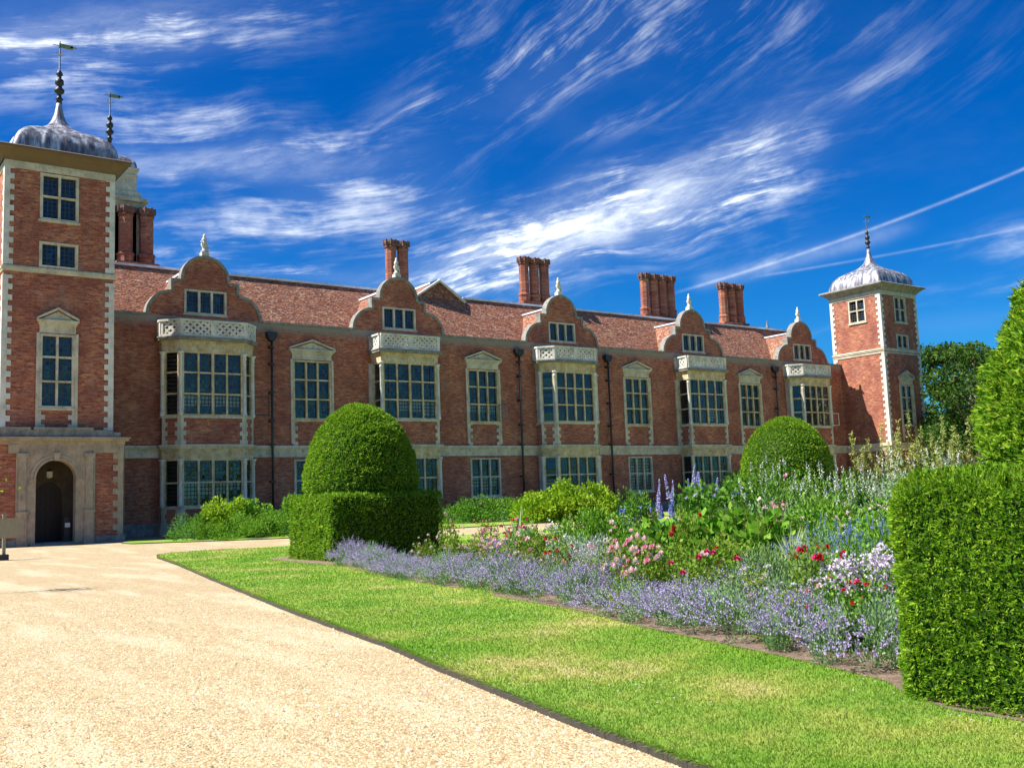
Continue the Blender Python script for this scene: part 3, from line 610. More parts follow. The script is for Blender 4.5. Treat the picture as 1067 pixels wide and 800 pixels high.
def tower(name, x0, x1, y0, y1, label, left, zbase=0):
    t = empty(name, ((x0+x1)/2, (y0+y1)/2, 0), label, 'tower', 'corner towers of the mansion'); cx, cy = (x0+x1)/2, (y0+y1)/2
    zb = zbase
    def W(hx, z0, z1): return (cx+.0-hx, cx+hx, z0, z1)
    wcx = 11.72 if left else 94.6
    hs = [(wcx-1.05, wcx+1.05, 18.6, 21.35), (wcx-1.05, wcx+1.05, 15.8, 17.3), (wcx-(.95 if left else 1.1), wcx+(.95 if left else 1.1), 7.7, 11.95)]
    b = MB(); wall_holes(b, x0, x1, zb, 21.9, y0, y0+.4, hs); b.box(x0, x1, y1-.4, y1, zb, 21.9)
    sx = 63.95
    if left: b.box(x0, x0+.4, y0+.4, y1-.4, zb, 21.9)
    else:
        b.box(x0, x0+.4, y0+.4, sx-1.05, zb, 21.9); b.box(x0, x0+.4, sx+1.05, y1-.4, zb, 21.9); b.box(x0, x0+.4, sx-1.05, sx+1.05, zb, 18.75); b.box(x0, x0+.4, sx-1.05, sx+1.05, 21.35, 21.9)
    b.box(x1-.4, x1, y0+.4, y1-.4, zb, 21.9)
    b.build('wall', 'brick_tower', t)
    q = MB(); q.box(x0-.06, x1+.06, y0-.06, y1+.06, 21.42, 21.86); q.build('frieze', 'stone', t)
    q = MB(); E = .8
    pr = [(.12, 21.86), (.2, 22.0), (E-.3, 22.24), (E-.2, 22.34), (E, 22.42), (E, 22.54), (E-.12, 22.62)]
    for (o0, z0), (o1, z1) in zip(pr, pr[1:]):
        A = [(x0-o0, y0-o0, z0), (x1+o0, y0-o0, z0), (x1+o0, y1+o0, z0), (x0-o0, y1+o0, z0)]; B = [(x0-o1, y0-o1, z1), (x1+o1, y0-o1, z1), (x1+o1, y1+o1, z1), (x0-o1, y1+o1, z1)]
        q.add(A+B, [(0, 1, 5, 4), (1, 2, 6, 5), (2, 3, 7, 6), (3, 0, 4, 7)])
    q.add(B, [(0, 1, 2, 3)]); q.build('eaves', 'eaves_wood' if left else 'stone_grey', t)
    dome(cx+(.3 if left else 0), cy-(.4 if left else 0), (x1-x0)/2*(.95 if left else .97), 22.58, t)
    q = MB()
    for z0, z1, o in ((15.42, 15.76, .07), (15.56, 15.68, .13)): q.box(x0-o, x1+o, y0-o, y1+o, z0, z1)
    if not left:
        for z0, z1, o in ((15.2, 15.34, .07), (5.1, 5.6, .06), (5.6, 5.9, .2)): q.box(x0-o, x1+o, y0-o, y1+o, z0, z1)
    q.build('string_course', 'stone', t)
    for (X_, s) in ((x0, 1), (x1, -1)):
        for z0, z1 in ((zb, 15.18), (15.8, 21.42)):
            q = MB()
            teeth(q, X_-s*.05, .52, .30, z0, z1, .31, y0-.05, y0+.02, s); 
            z = z0; k = 1
            while z < z1-.02:
                wq = .52 if k % 2 == 0 else .30; q.box(X_-s*.05, X_+s*.02, y0+.02, y0+wq, z, min(z+.31, z1)); z += .31; k += 1
            q.build('quoin', 'stone_pale', t)
    if not left:
        for z0, z1 in ((0, 15.18), (15.8, 21.42)):
            q = MB(); z = z0; k = 0
            while z < z1-.02:
                wq = .5 if k % 2 == 0 else .28; q.box(x0-.05, x0+.02, y1-wq, y1+.03, z, min(z+.31, z1)); z += .31; k += 1
            q.build('quoin', 'stone_pale', t)
    wo = (wcx-cx, y0-cy, 0); fm = 'stone'
    flat_window(t, wo, 0, 1.05, 18.6, 21.35, 2, [20.0], False, None, (), fm); flat_window(t, wo, 0, 1.05, 15.8, 17.3, 2, [], False, None, (), fm, False)
    flat_window(t, wo, 0, .95 if left else 1.1, 7.7, 11.95, 2, UB, True, 6.5, (), fm)
    if not left: flat_window(t, (x0-cx, sx-cy, 0), math.radians(-90), 1.05, 18.8, 21.3, 2, [20.1], False, None, (), fm)
    return t, wcx
lt, wcx = tower('corner_tower', 8.85, 14.75, 61.1, 67.0, 'tall brick tower with an arched stone doorway at its foot, nearest the left edge', True, 6.3)
rt_, _ = tower('corner_tower', 91.17, 97.6, 61.1, 67.3, 'farther square brick tower ending the long front at right, one side sunlit', False, 0)
# ---- doorway storey under the left tower
def wallmb(): return MB()
PX0, PX1, PY = 7.6, 15.28, 60.6; ax, ar, asp = 11.65, 1.04, 3.68
b = MB(); b.box(PX0, 9.6, PY, PY+.5, 0, 5.6); b.box(13.72, PX1, PY, PY+.5, 0, 5.6); b.box(PX1-.5, PX1, PY+.5, 67, 0, 5.6); b.box(PX0, PX0+.5, PY+.5, 67, 0, 5.6); b.build('porch_wall', 'brick_tower', lt)
s = MB(); xs = [9.6, ax-ar-.45]+[ax-ar*math.cos(a) for a in np.linspace(0, math.pi, 19)]+[ax+ar+.45, 13.72]
def arch_top(x): u = (x-ax)/ar; return asp+ar*math.sqrt(max(0, 1-u*u))
slices(s, sorted(xs), lambda x: [(arch_top(x), 5.6)] if abs(x-ax) < ar else [(0, 5.6)], PY-.06, PY+.6)
# archivolt, imposts, keystone
for a0, a1 in zip(np.linspace(0, math.pi, 19), np.linspace(0, math.pi, 19)[1:]):
    for r0, r1, pd in ((1.02, 1.12, .16), (1.13, 1.30, .11)):
        s.prism_y([(ax+r0*ar*math.cos(a0), asp+r0*ar*math.sin(a0)), (ax+r1*ar*math.cos(a0), asp+r1*ar*math.sin(a0)), (ax+r1*ar*math.cos(a1), asp+r1*ar*math.sin(a1)), (ax+r0*ar*math.cos(a1), asp+r0*ar*math.sin(a1))], PY-pd, PY-.05)
for sg in (-1, 1):
    s.box(ax+sg*ar, ax+sg*(ar+.34), PY-.14, PY-.05, 3.5, 3.68); 
    x0, x1 = ax+sg*1.50, ax+sg*1.98         # pilasters
    s.box(x0, x1, PY-.2, PY-.05, .25, 1.75); s.box(x0-sg*.06, x1+sg*.06, PY-.26, PY-.05, 1.75, 1.9); s.box(x0-sg*.06, x1+sg*.06, PY-.26, PY-.05, 0, .25)
    s.box(x0+sg*.05, x1-sg*.05, PY-.18, PY-.05, 1.9, 4.85); s.box(x0-sg*.05, x1+sg*.05, PY-.24, PY-.05, 4.85, 5.1); s.box(x0+sg*.12, x1-sg*.12, PY-.22, PY-.05, 3.0, 3.6); s.box(x0+sg*.1, x1-sg*.1, PY-.23, PY-.19, .5, 1.5)
s.prism_y([(ax-.12, 4.68), (ax+.12, 4.68), (ax+.2, 5.12), (ax-.2, 5.12)], PY-.25, PY-.05)
for q in range(12): s.box(10.2+q*.25, 10.32+q*.25, PY-.085, PY-.05, 5.28, 5.5)
s.build('door_surround', 'stone_porch', lt)
s = MB(); s.box(PX0, PX1+.06, PY-.1, 67, 5.6, 5.78); s.box(PX0, PX1+.25, PY-.28, 67, 5.78, 5.92); s.box(PX0, PX1+.33, PY-.38, 67, 5.92, 6.0); s.box(9.2, 9.75, PY-.14, PY-.02, 5.1, 5.6); s.box(13.6, 14.1, PY-.12, PY-.02, 5.1, 5.6); s.box(14.1, PX1+.02, PY-.06, PY-.0, 5.12, 5.6); s.build('porch_cornice', 'stone_porch', lt)
s = MB(); s.box(PX0, 14.7, PY-.08, PY+.4, 6.0, 6.42); s.box(PX0, 10.3, PY-.14, PY+.45, 6.42, 6.55); s.box(10.45, 13.6, PY-.16, PY+.45, 6.40, 6.56); s.box(14.72, 15.1, PY-.07, PY+.38, 6.0, 6.3); s.build('porch_parapet', 'stone_grey', lt)
s = MB(); teeth(s, PX1+.04, .62, .36, 0, 5.6, .34, PY-.05, PY+.02, -1); s.box(PX1, PX1+.05, PY-.05, PY+.7, 0, 5.6); s.build('quoin', 'stone_porch', lt)
s = MB(); s.box(PX0, 9.6, PY-.08, PY, 0, .4); s.box(13.75, PX1+.1, PY-.10, PY-.052, 0, .4); s.build('plinth', 'stone_grey', lt)
# passage and inner wall, shade painted in as darker stone; round-headed door
s = MB(); iy = 63.2; dx, dr, dsp = 11.75, .74, 2.8
xs = sorted([9.2, 14.2]+[dx-dr*math.cos(a) for a in np.linspace(0, math.pi, 15)]); slices(s, xs, lambda x: [(dsp+dr*math.sqrt(max(0, 1-((x-dx)/dr)**2)), 5.5)] if abs(x-dx) < dr else [(0, 5.5)], iy, iy+.3)
s.box(9.2, 9.5, PY+.6, iy, 0, 5.5); s.box(13.9, 14.2, PY+.6, iy, 0, 5.5); s.box(9.2, 14.2, PY+.6, iy, 5.3, 5.5); s.build('passage_wall', 'stone_shaded', lt)
s = MB(); s.box(dx-dr-.1, dx+dr+.1, iy+.15, iy+.25, 0, 3.6)
for q in range(5): s.box(dx-.68+q*.28, dx-.46+q*.28, iy+.11, iy+.15, .15, 3.1)
for z in (.7, 1.6, 2.5): s.box(dx-.7, dx+.7, iy+.09, iy+.11, z, z+.12)
dr_ = s.build('door', 'door_wood', lt); h = MB(); h.lathe([(.05, 1.2), (.07, 1.25), (.05, 1.3)], dx+.5, iy+.05, 8); h.build('handle', 'iron', dr_)
s = MB(); s.box(10.3, 13.0, PY-.25, PY+.5, 0, .12); s.box(10.5, 12.8, PY+.5, iy, 0, .16); s.build('doorstep', 'stone_grey', lt)
ln = empty('hanging_lantern', (11.55, 61.9, 3.75), 'small pale lantern hanging on a chain inside the arched doorway', 'lantern')
s = MB(); s.lathe([(.05, 3.75), (.17, 3.82), (.17, 4.15), (.08, 4.25)], 11.55, 61.9, 6); s.build('lamp_shade', 'lamp_glass', ln); s = MB(); s.tube([(11.55, 61.9, 4.25), (11.55, 61.9, 5.3)], .015, 4); s.lathe([(.19, 4.14), (.1, 4.28)], 11.55, 61.9, 6); s.build('chain', 'iron', ln)
bd = empty('notice_stand', (12.45, 61.6, .16), 'small dark notice stand with a pale card just inside the arched doorway', 'notice stand')
s = MB(); s.box(12.3, 12.6, 61.55, 61.65, .16, 1.5); s.box(12.2, 12.7, 61.4, 61.8, .16, .24); s.build('post', 'iron', bd); s = MB(); s.box(12.34, 12.62, 61.52, 61.545, .95, 1.2); s.build('card', 'white_paint', bd)
# ---- pale turret seen behind the left tower
tt = empty('clock_turret', (17.9, 77.5, 14), 'pale stone turret with small lead dome rising behind the left tower', 'turret'); cx, cy = 18.35, 77.5
s = MB(); s.box(cx-1.6, cx+1.6, cy-1.6, cy+1.6, 14, 27.3); s.box(cx-1.75, cx+1.75, cy-1.75, cy+1.75, 27.3, 27.5); s.box(cx-1.68, cx+1.68, cy-1.68, cy+1.68, 26.8, 26.95); s.build('wall', 'stone', tt)
s = MB(); s.box(cx-2.5, cx+1.9, cy-1.6, cy+1.9, 14, 24.4); s.box(cx-2.6, cx+2.05, cy-1.8, cy+2.0, 24.4, 24.8); s.box(cx-2.8, cx+2.35, cy-2.1, cy+2.2, 24.8, 25.1); s.box(cx-2.4, cx+1.9, cy-1.8, cy+1.9, 25.1, 25.6); s.build('cornice_block', 'stone', tt)
dome(cx, cy, 1.6, 27.5, tt)
# ---- far gable end peeping beside the right tower
fg = empty('far_gable_wing', (96, 82, 0), 'rear wing with pale curved gable showing between the roof and right tower', 'building')
s = MB()
for i in range(12):
    pass
s = MB(); s.box(96, 104, 78, 88, 0, 15); s.build('wall', 'brick_wing', fg)
s = MB(); n = 16; gy, gz, gr = 80.4, 18.3, 2.2
pts = [(gy-3.6, 15), (gy-3.4, 16.6), (gy-2.6, 17.8), (gy-2.2, 18.0)]+[(gy-gr*math.cos(a), gz+gr*math.sin(a)) for a in np.linspace(0, math.pi, n)]+[(gy+2.2, 18), (gy+3.6, 15)]
N_ = len(pts); s.add([(96, y, z) for y, z in pts]+[(96.6, y, z) for y, z in pts], [tuple(range(N_))[::-1], tuple(range(N_, 2*N_))]+[(i, (i+1) % N_, N_+(i+1) % N_, N_+i) for i in range(N_)]); s.build('gable', 'stone_ochre', fg)
s = MB(); s.lathe([(.25, gz+gr-.1), (.25, gz+gr+.3), (.14, gz+gr+.5), (.2, gz+gr+.8), (.1, gz+gr+1.3), (.02, gz+gr+1.7)], 96.3, gy, 8); s.build('finial', 'stone_grey', fg)
s = MB(); slab(s, [(88, 75.6, 13.8), (96, 75.6, 13.8), (96, 79.5, 17.6), (88, 79.5, 17.6)]); s.build('roof', 'roof_tile', fg)
s = MB(); s.box(88, 96, 79.3, 79.7, 17.55, 17.75); s.build('lead_ridge', 'lead_white', fg)
# ------------------------------------------------------------ ground
def mat_gravel():
    g = G('gravel'); pos = g.N.new('ShaderNodeNewGeometry').outputs['Position']
    vo = g.N.new('ShaderNodeTexVoronoi'); vo.inputs['Scale'].default_value = 48; g.link(pos, vo.inputs['Vector']); sp = g.N.new('ShaderNodeSeparateXYZ'); g.link(vo.outputs['Color'], sp.inputs[0])
    c = g.ramp(sp.outputs[0], [(0, (0.208, 0.131, 0.058)), (.2, (0.352, 0.237, 0.115)), (.45, (0.456, 0.351, 0.191)), (.75, (0.528, 0.441, 0.266)), (1, (0.608, 0.563, 0.389))])
    c = g.mix(g.ramp(g.noise(.5, 8, .7, pos), [(.40, (.0,)*3), (.68, (.5,)*3)]), c, (0.410, 0.275, 0.131))
    c = g.mix(g.ramp(g.noise(6, 6, .8, pos), [(.47, (0,)*3), (.66, (.6,)*3)]), c, (0.270, 0.173, 0.081))
    c = g.mix(g.ramp(g.noise(.9, 4, .6, pos, (1.4, .22, 1)), [(.50, (0,)*3), (.62, (.45,)*3)]), c, (0.620, 0.530, 0.360))
    g.col(c); g.rough(.9); g.bump(vo.outputs['Distance'], .9, .012)
mat_gravel()
def mat_grass(name, island=False):
    g = G(name); geo = g.N.new('ShaderNodeNewGeometry'); pos = geo.outputs['Position']
    n = g.noise(.55, 6, .62, pos); n2 = g.noise(2.6, 6, .75, pos); n3 = g.noise(.23, 3, .5, pos)
    c = g.ramp(n, [(.28, (.15, .29, .035)), (.46, (.23, .38, .05)), (.57, (.36, .42, .085)), (.68, (.57, .49, .22))])
    c = g.mix(g.ramp(n2, [(.50, (0,)*3), (.72, (.55,)*3)]), c, (.44, .44, .11))
    c = g.mix(g.ramp(n3, [(.44, (0,)*3), (.62, (.5,)*3)]), c, (.12, .30, .008))
    if island:
        r = g.ramp(geo.outputs['Random Per Island'], [(0, (.78,)*3), (1, (1.2,)*3)]); c = g.mix(1.0, c, r, 'MULTIPLY')
        t = g.N.new('ShaderNodeBsdfTranslucent'); g.link(c, t.inputs[0]); mx = g.N.new('ShaderNodeMixShader'); mx.inputs[0].default_value = .35
        g.link(g.b.outputs[0], mx.inputs[1]); g.link(t.outputs[0], mx.inputs[2]); g.link(mx.outputs[0], g.out.inputs[0])
    else: g.bump(g.noise(60, 4, .7, pos), .8, .03)
    g.col(c); g.rough(.75); g.b.inputs['Specular IOR Level'].default_value = .15
mat_grass('grass'); mat_grass('grass_blade', True)
def mat_soil():
    g = G('soil'); pos = g.N.new('ShaderNodeNewGeometry').outputs['Position']
    g.col(g.ramp(g.noise(9, 8, .75, pos), [(.3, (.12, .075, .045)), (.5, (.26, .18, .12)), (.7, (.42, .32, .23))])); g.rough(.95); g.bump(g.noise(25, 6, .75, pos), 1, .05)
mat_soil()
def mat_stonebit():
    g = G('pebble_stone'); geo = g.N.new('ShaderNodeNewGeometry')
    g.col(g.ramp(geo.outputs['Random Per Island'], [(0, (0.230, 0.142, 0.067)), (.3, (0.410, 0.293, 0.148)), (.6, (0.500, 0.402, 0.229)), (.85, (0.590, 0.510, 0.325)), (1, (0.656, 0.619, 0.473))])); g.rough(.8)
mat_stonebit()
def mat_field():
    g = G('field_grass'); pos = g.N.new('ShaderNodeNewGeometry').outputs['Position']
    g.col(g.ramp(g.noise(.05, 6, .6, pos), [(.35, (.06, .13, .02)), (.65, (.12, .18, .03))])); g.rough(.9)
mat_field()
def flat(name, pts, z, mat, thick=0):
    b = MB()
    if thick: b.prism(pts, z-thick, z)
    else: b.add([(x, y, z) for x, y in pts], [tuple(range(len(pts)))])
    return tag(b.build(name, mat), kind='structure')
flat('ground', [(-900, -900), (1500, -900), (1500, 1500), (-900, 1500)], -.03, 'field_grass')
flat('gravel_drive', [(-30, -25), (30, -25), (95, 40), (110, 60), (110, 75), (-30, 75)], -.004, 'gravel')
EDGE = [(4.2, -8), (4.35, 0), (4.45, 3.2), (4.56, 4.61), (4.64, 5.1), (4.72, 5.7), (4.86, 6.5), (5.08, 7.62), (5.35, 8.95), (5.75, 10.84), (6.15, 13.3), (6.55, 15.7), (7.12, 18.7), (8.05, 23.6), (9.6, 31.5), (10.6, 37.2), (11.1, 39.0), (12.0, 40.0), (13.2, 40.3)]
LZ = .05
lawn_pts = EDGE + [(60, 40.3), (60, -8)]
flat('lawn', lawn_pts[::-1], LZ, 'grass')
BED = [(11.9, 27.2), (11.84, 24.47), (10.75, 20.2), (10.15, 16.34), (10.55, 15.85), (9.68, 14.28), (9.16, 11.24), (8.59, 9.56), (8.2, 7.85), (7.99, 6.94), (7.73, 5.95), (7.50, 5.25), (7.12, 4.8), (6.88, 4.3), (6.86, -3), (40, -3), (42, 31.5), (16, 31.5), (12.2, 31)]
flat('flower_bed_soil', BED[::-1], LZ+.006, 'soil')
STRIP = [(14.3, 57.0), (14.3, 54.8), (20.5, 50.2), (33, 51.2), (90, 53.4), (90, 60), (15.5, 60)]
flat('terrace_lawn', STRIP[::-1] if False else STRIP, LZ, 'grass')
flat('border_soil', [(15.4, 60), (91, 60), (91, 66.4), (15.4, 66.4)], LZ+.01, 'soil')
def edging(name, pts, label):
    b = MB()
    for (x0, y0), (x1, y1) in zip(pts, pts[1:]):
        d = Vector((x1-x0, y1-y0)); n = Vector((-d.y, d.x)).normalized()*.035
        b.add([(x0+n.x, y0+n.y, -.01), (x1+n.x, y1+n.y, -.01), (x1+n.x, y1+n.y, LZ-.006), (x0+n.x, y0+n.y, LZ-.006), (x0, y0, -.01), (x1, y1, -.01), (x1, y1, LZ-.006), (x0, y0, LZ-.006)],
              [(0,1,2,3), (7,6,5,4), (3,2,6,7), (0,3,7,4), (1,5,6,2)])
    return tag(b.build(name, 'edging'), label, 'edging strip')
fine = []
for (x0, y0), (x1, y1) in zip(EDGE, EDGE[1:]):
    n = max(1, int(math.hypot(x1-x0, y1-y0)/.6))
    fine += [(x0+(x1-x0)*i/n+rng.normal(0, .006), y0+(y1-y0)*i/n) for i in range(n)]
edging('lawn_edging', fine+[(13.2, 40.3), (40, 40.3), (60, 40.3)], 'dark low edging strip between the gravel drive and the near lawn')
edging('lawn_edging', [STRIP[0], STRIP[1], STRIP[2], STRIP[3], STRIP[4]], 'dark low edging strip along the narrow far lawn before the house')
def inside(pts, X_, Y_):
    r = np.zeros(len(X_), bool); n = len(pts)
    for i in range(n):
        (x0, y0), (x1, y1) = pts[i], pts[(i+1) % n]
        if y0 == y1: continue
        c = ((y0 > Y_) != (y1 > Y_)) & (X_ < (x1-x0)*(Y_-y0)/(y1-y0)+x0); r ^= c
    return r
def view_pts(n, dmin, dmax, power=1.0, margin=40):
    """ground points spread evenly over the picture's foreground, so that near ground gets more"""
    d = dmin*(dmax/dmin)**(rng.random(n)**power); px = rng.uniform(-margin, 1067+margin, n)
    k = (px-533.5)/CAM_F*d; X_ = FW.x*d*1.03+RT.x*k; Y_ = FW.y*d*1.03+RT.y*k; return X_, Y_, d
# grass blades
X_, Y_, D_ = view_pts(520000, 5.2, 40, 1.0); ok = inside(lawn_pts, X_, Y_) & ~inside(BED, X_, Y_) & (Y_ < 40.2); X_, Y_, D_ = X_[ok], Y_[ok], D_[ok]
n = len(X_); a = rng.uniform(0, 6.28, n); h = rng.uniform(.012, .026, n)*(1+D_*.02); wd = .0022*(1+D_*.16); ln_ = rng.normal(0, .45, (n, 2))*h[:, None]
V = np.empty((n, 3, 3)); V[:, 0] = np.c_[X_-np.cos(a)*wd, Y_-np.sin(a)*wd, np.full(n, LZ)]; V[:, 1] = np.c_[X_+np.cos(a)*wd, Y_+np.sin(a)*wd, np.full(n, LZ)]; V[:, 2] = np.c_[X_+ln_[:, 0], Y_+ln_[:, 1], LZ+h]
tag(link('grass', mesh_np('grass', V.reshape(-1, 3), np.arange(n*3).reshape(-1, 3), 'grass_blade')), kind='stuff')
# shaggy grass along the edging
n = 26000; t = rng.random(n)**2.0*(len(fine)-2); i = t.astype(int); f = t-i; FE = np.array(fine); P = FE[i]*(1-f)[:, None]+FE[i+1]*f[:, None]; P[:, 0] += rng.uniform(-.015, .05, n)
a = rng.uniform(0, 6.28, n); h = rng.uniform(.02, .05, n); V = np.empty((n, 3, 3)); V[:, 0] = np.c_[P[:, 0]-np.cos(a)*.004, P[:, 1]-np.sin(a)*.004, np.full(n, LZ)]; V[:, 1] = np.c_[P[:, 0]+np.cos(a)*.004, P[:, 1]+np.sin(a)*.004, np.full(n, LZ)]
V[:, 2] = np.c_[P[:, 0]+rng.normal(-.045, .03, n), P[:, 1]+rng.normal(0, .025, n), LZ+h-rng.uniform(0, .045, n)]
tag(link('edge_grass', mesh_np('edge_grass', V.reshape(-1, 3), np.arange(n*3).reshape(-1, 3), 'grass_blade')), kind='stuff')
# daisies and clover heads
X_, Y_, D_ = view_pts(1500, 6, 22); patch = (np.sin(X_*1.3+1)*np.cos(Y_*.8)+.5*np.sin(X_*3.1-Y_*1.7)) > .25
ok = inside(lawn_pts, X_, Y_) & ~inside(BED, X_, Y_) & patch; X_, Y_ = X_[ok], Y_[ok]; n = len(X_); V = []; F = []
for x, y in zip(X_, Y_):
    r = rng.uniform(.006, .011); b = len(V); V += [(x+r*math.cos(q*1.047), y+r*math.sin(q*1.047), LZ+.034+.004*math.cos(q*3.14)) for q in range(6)]; F += [(b, b+1, b+2, b+3), (b, b+3, b+4, b+5)]
tag(link('daisies', mesh_np('daisies', V, F, 'fl_white')), kind='stuff')
# loose stones of the gravel
X_, Y_, D_ = view_pts(150000, 4.6, 20, 1.15); ok = ~inside(lawn_pts, X_, Y_); X_, Y_, D_ = X_[ok], Y_[ok], D_[ok]; n = len(X_)
r = rng.uniform(.004, .011, n)*(1+D_*.03)*np.where(rng.random(n) < .03, 1.7, 1); T6 = np.array([(1, 0, 0), (0, 1, 0), (-1, 0, 0), (0, -1, 0), (0, 0, .75)], float)
a = rng.uniform(0, 6.28, n); ca, sa = np.cos(a), np.sin(a); V = np.empty((n, 5, 3)); el_ = rng.uniform(.55, 1.1, n)
for j, p in enumerate(T6):
    jx, jy = p[0]*r+rng.normal(0, .12, n)*r, p[1]*r*el_+rng.normal(0, .12, n)*r; V[:, j, 0] = X_+jx*ca-jy*sa; V[:, j, 1] = Y_+jx*sa+jy*ca; V[:, j, 2] = -.004+p[2]*r*rng.uniform(.6, 1.2, n)
base = np.arange(n)[:, None]*5; F = np.concatenate([base+np.array([[i, (i+1) % 4, 4]]) for i in range(4)], 0)
tag(link('loose_gravel', mesh_np('loose_gravel', V.reshape(-1, 3), F, 'pebble_stone')), kind='stuff')

# bits of leaf and dark stones strewn on the drive
X_, Y_, D_ = view_pts(1500, 4.8, 26, 1.1); ok = ~inside(lawn_pts, X_, Y_) & ((np.sin(X_*1.9+Y_*.6)+np.cos(Y_*1.1-X_)) > -.3); X_, Y_, D_ = X_[ok], Y_[ok], D_[ok]; n = len(X_)
a = rng.uniform(0, 6.28, n); r = rng.uniform(.006, .018, n)*(1+D_*.02); V = np.empty((n, 4, 3))
for j in range(4): V[:, j] = np.c_[X_+np.cos(a+j*1.57)*r*(1 if j % 2 else .5), Y_+np.sin(a+j*1.57)*r*(1 if j % 2 else .5), .006+rng.uniform(0, .008, n)]
tag(link('leaf_litter', mesh_np('leaf_litter', V.reshape(-1, 3), np.arange(n*4).reshape(-1, 4), 'bark')), kind='stuff')

# ------------------------------------------------------------ leaves
def unit(v): return v/np.maximum(1e-9, np.linalg.norm(v, axis=1))[:, None]
def cards(P, D, L, W_, flat_to=None):
    """leaf-shaped faces from base points P along directions D"""
    n = len(P); L = np.broadcast_to(L, n)[:, None]; W_ = np.broadcast_to(W_, n)[:, None]; D = unit(D)
    R_ = rng.normal(size=(n, 3)) if flat_to is None else flat_to+rng.normal(size=(n, 3))*.45
    S = unit(np.cross(D, R_)); U = np.cross(S, D)
    V = np.empty((n, 4, 3)); V[:, 0] = P; V[:, 1] = P+D*L*.45+S*W_*.5+U*L*.06; V[:, 2] = P+D*L; V[:, 3] = P+D*L*.45-S*W_*.5+U*L*.06
    return V.reshape(-1, 3)
def leaf_mesh(name, sets):
    """sets: list of (verts of 4-vertex leaves, material)"""
    mats = []; V = []; mi = []
    for v, mt in sets:
        if mt not in mats: mats.append(mt)
        V.append(v); mi.append(np.full(len(v)//4, mats.index(mt)))
    V = np.concatenate(V); return mesh_np(name, V, np.arange(len(V)).reshape(-1, 4), mats, np.concatenate(mi))
def bush_pts(rx, ry, h, n, clumps=24, cs=.32, z0=0.05, top=.75):
    C_ = unit(rng.normal(size=(clumps, 3))); C_[:, 2] = np.abs(C_[:, 2])*1.0; C_ *= rng.uniform(.55, .86, (clumps, 1)); C_ = C_*[rx, ry, h*.92]+[0, 0, z0*h]
    k = rng.integers(0, clumps, n); d = unit(rng.normal(size=(n, 3))); rr = rng.random(n)**.45
    P = C_[k]+d*(rr*cs)[:, None]*[rx, ry, h*.8]; P[:, 2] = np.maximum(P[:, 2], .02); nrm = unit(P/[rx, ry, h]+d*.6+[0, 0, .25]); return P, nrm
def bush_mesh(name, rx, ry, h, n, L, W_, mt, clumps=24, cs=.32, up=.2, extra=None, jit=.6):
    P, D = bush_pts(rx, ry, h, n, clumps, cs); D = D+rng.normal(size=D.shape)*jit+[0, 0, up]
    s = [(cards(P, D, rng.uniform(.6, 1.2, n)*L, rng.uniform(.7, 1.2, n)*W_), mt)]
    # stems
    k = max(8, n//60); a = rng.uniform(0, 6.28, k); b = np.c_[np.cos(a)*rx*.25, np.sin(a)*ry*.25, np.zeros(k)]*rng.random((k, 1)); t, _ = bush_pts(rx*.8, ry*.8, h*.85, k, clumps)
    s.append((cards(b, t-b, np.linalg.norm(t-b, axis=1), .014*max(rx, .5)), mt))
    return leaf_mesh(name, s+(extra or []))
def ball_flower(name, r, mt, n=26, squash=.8):
    d = unit(rng.normal(size=(n, 3))); d[:, 2] = np.abs(d[:, 2])*.9-.15; P = d*r*.25; u = unit(d+rng.normal(size=(n, 3))*.25)
    V = cards(P, u, r*rng.uniform(.75, 1.05, n), r*.85); V[:, 2] *= 1.05; return leaf_mesh(name, [(V, mt)])
def spike_mesh(name, h, r, mt, n=90, stem='leaf_mid', z0=0.0, taper=.8, cs=None):
    z = rng.random(n)**.9; a = rng.uniform(0, 6.28, n); rr = r*(1-taper*z**1.5); o = np.c_[np.cos(a), np.sin(a), np.full(n, .25)]
    P = np.c_[np.cos(a)*rr*.15, np.sin(a)*rr*.15, z0+z*h]; V = cards(P, o+rng.normal(size=(n, 3))*.3, rr*rng.uniform(.8, 1.2, n)+.004, (cs or r)*.9)
    st = cards(np.array([[0, 0, -.05], [0, 0, -.05]]), np.array([[0, 0, 1.], [0, 0, 1.]]), z0+h+.05, .012); return leaf_mesh(name, [(V, mt), (st, stem)])
def spikes_set(base, D, n_each, L, w, mt):
    """many short flower spikes along directions D, as one set of petals"""
    n = len(base); t = np.tile(np.linspace(.15, 1, n_each), n)[:, None]; B = np.repeat(base, n_each, 0); DD = np.repeat(unit(D), n_each, 0); LL = np.repeat(np.broadcast_to(L, n), n_each)[:, None]
    P = B+DD*LL*t; o = np.cross(DD, rng.normal(size=P.shape)); return cards(P, unit(o)+DD*.4, w*(1.25-t[:, 0]*.6), w*.75), mt
def place(name, parts, label, cat, group, xy, z=LZ, rz=None, s=1.0):
    o = empty(name, (xy[0], xy[1], z), label, cat, group, rng.uniform(0, 6.28) if rz is None else rz); o.scale = s if hasattr(s, '__len__') else (s, s, s)
    for nm, me, *l in parts:
        c = bpy.data.objects.new(nm, me); COL.objects.link(c); c.parent = o
        if l: c.location = l[0]
        if len(l) > 1: c.scale = (l[1],)*3
        if len(l) > 2 and l[2]: c['kind'] = 'stuff'
        if len(l) > 3: c.rotation_euler = l[3]
    return o
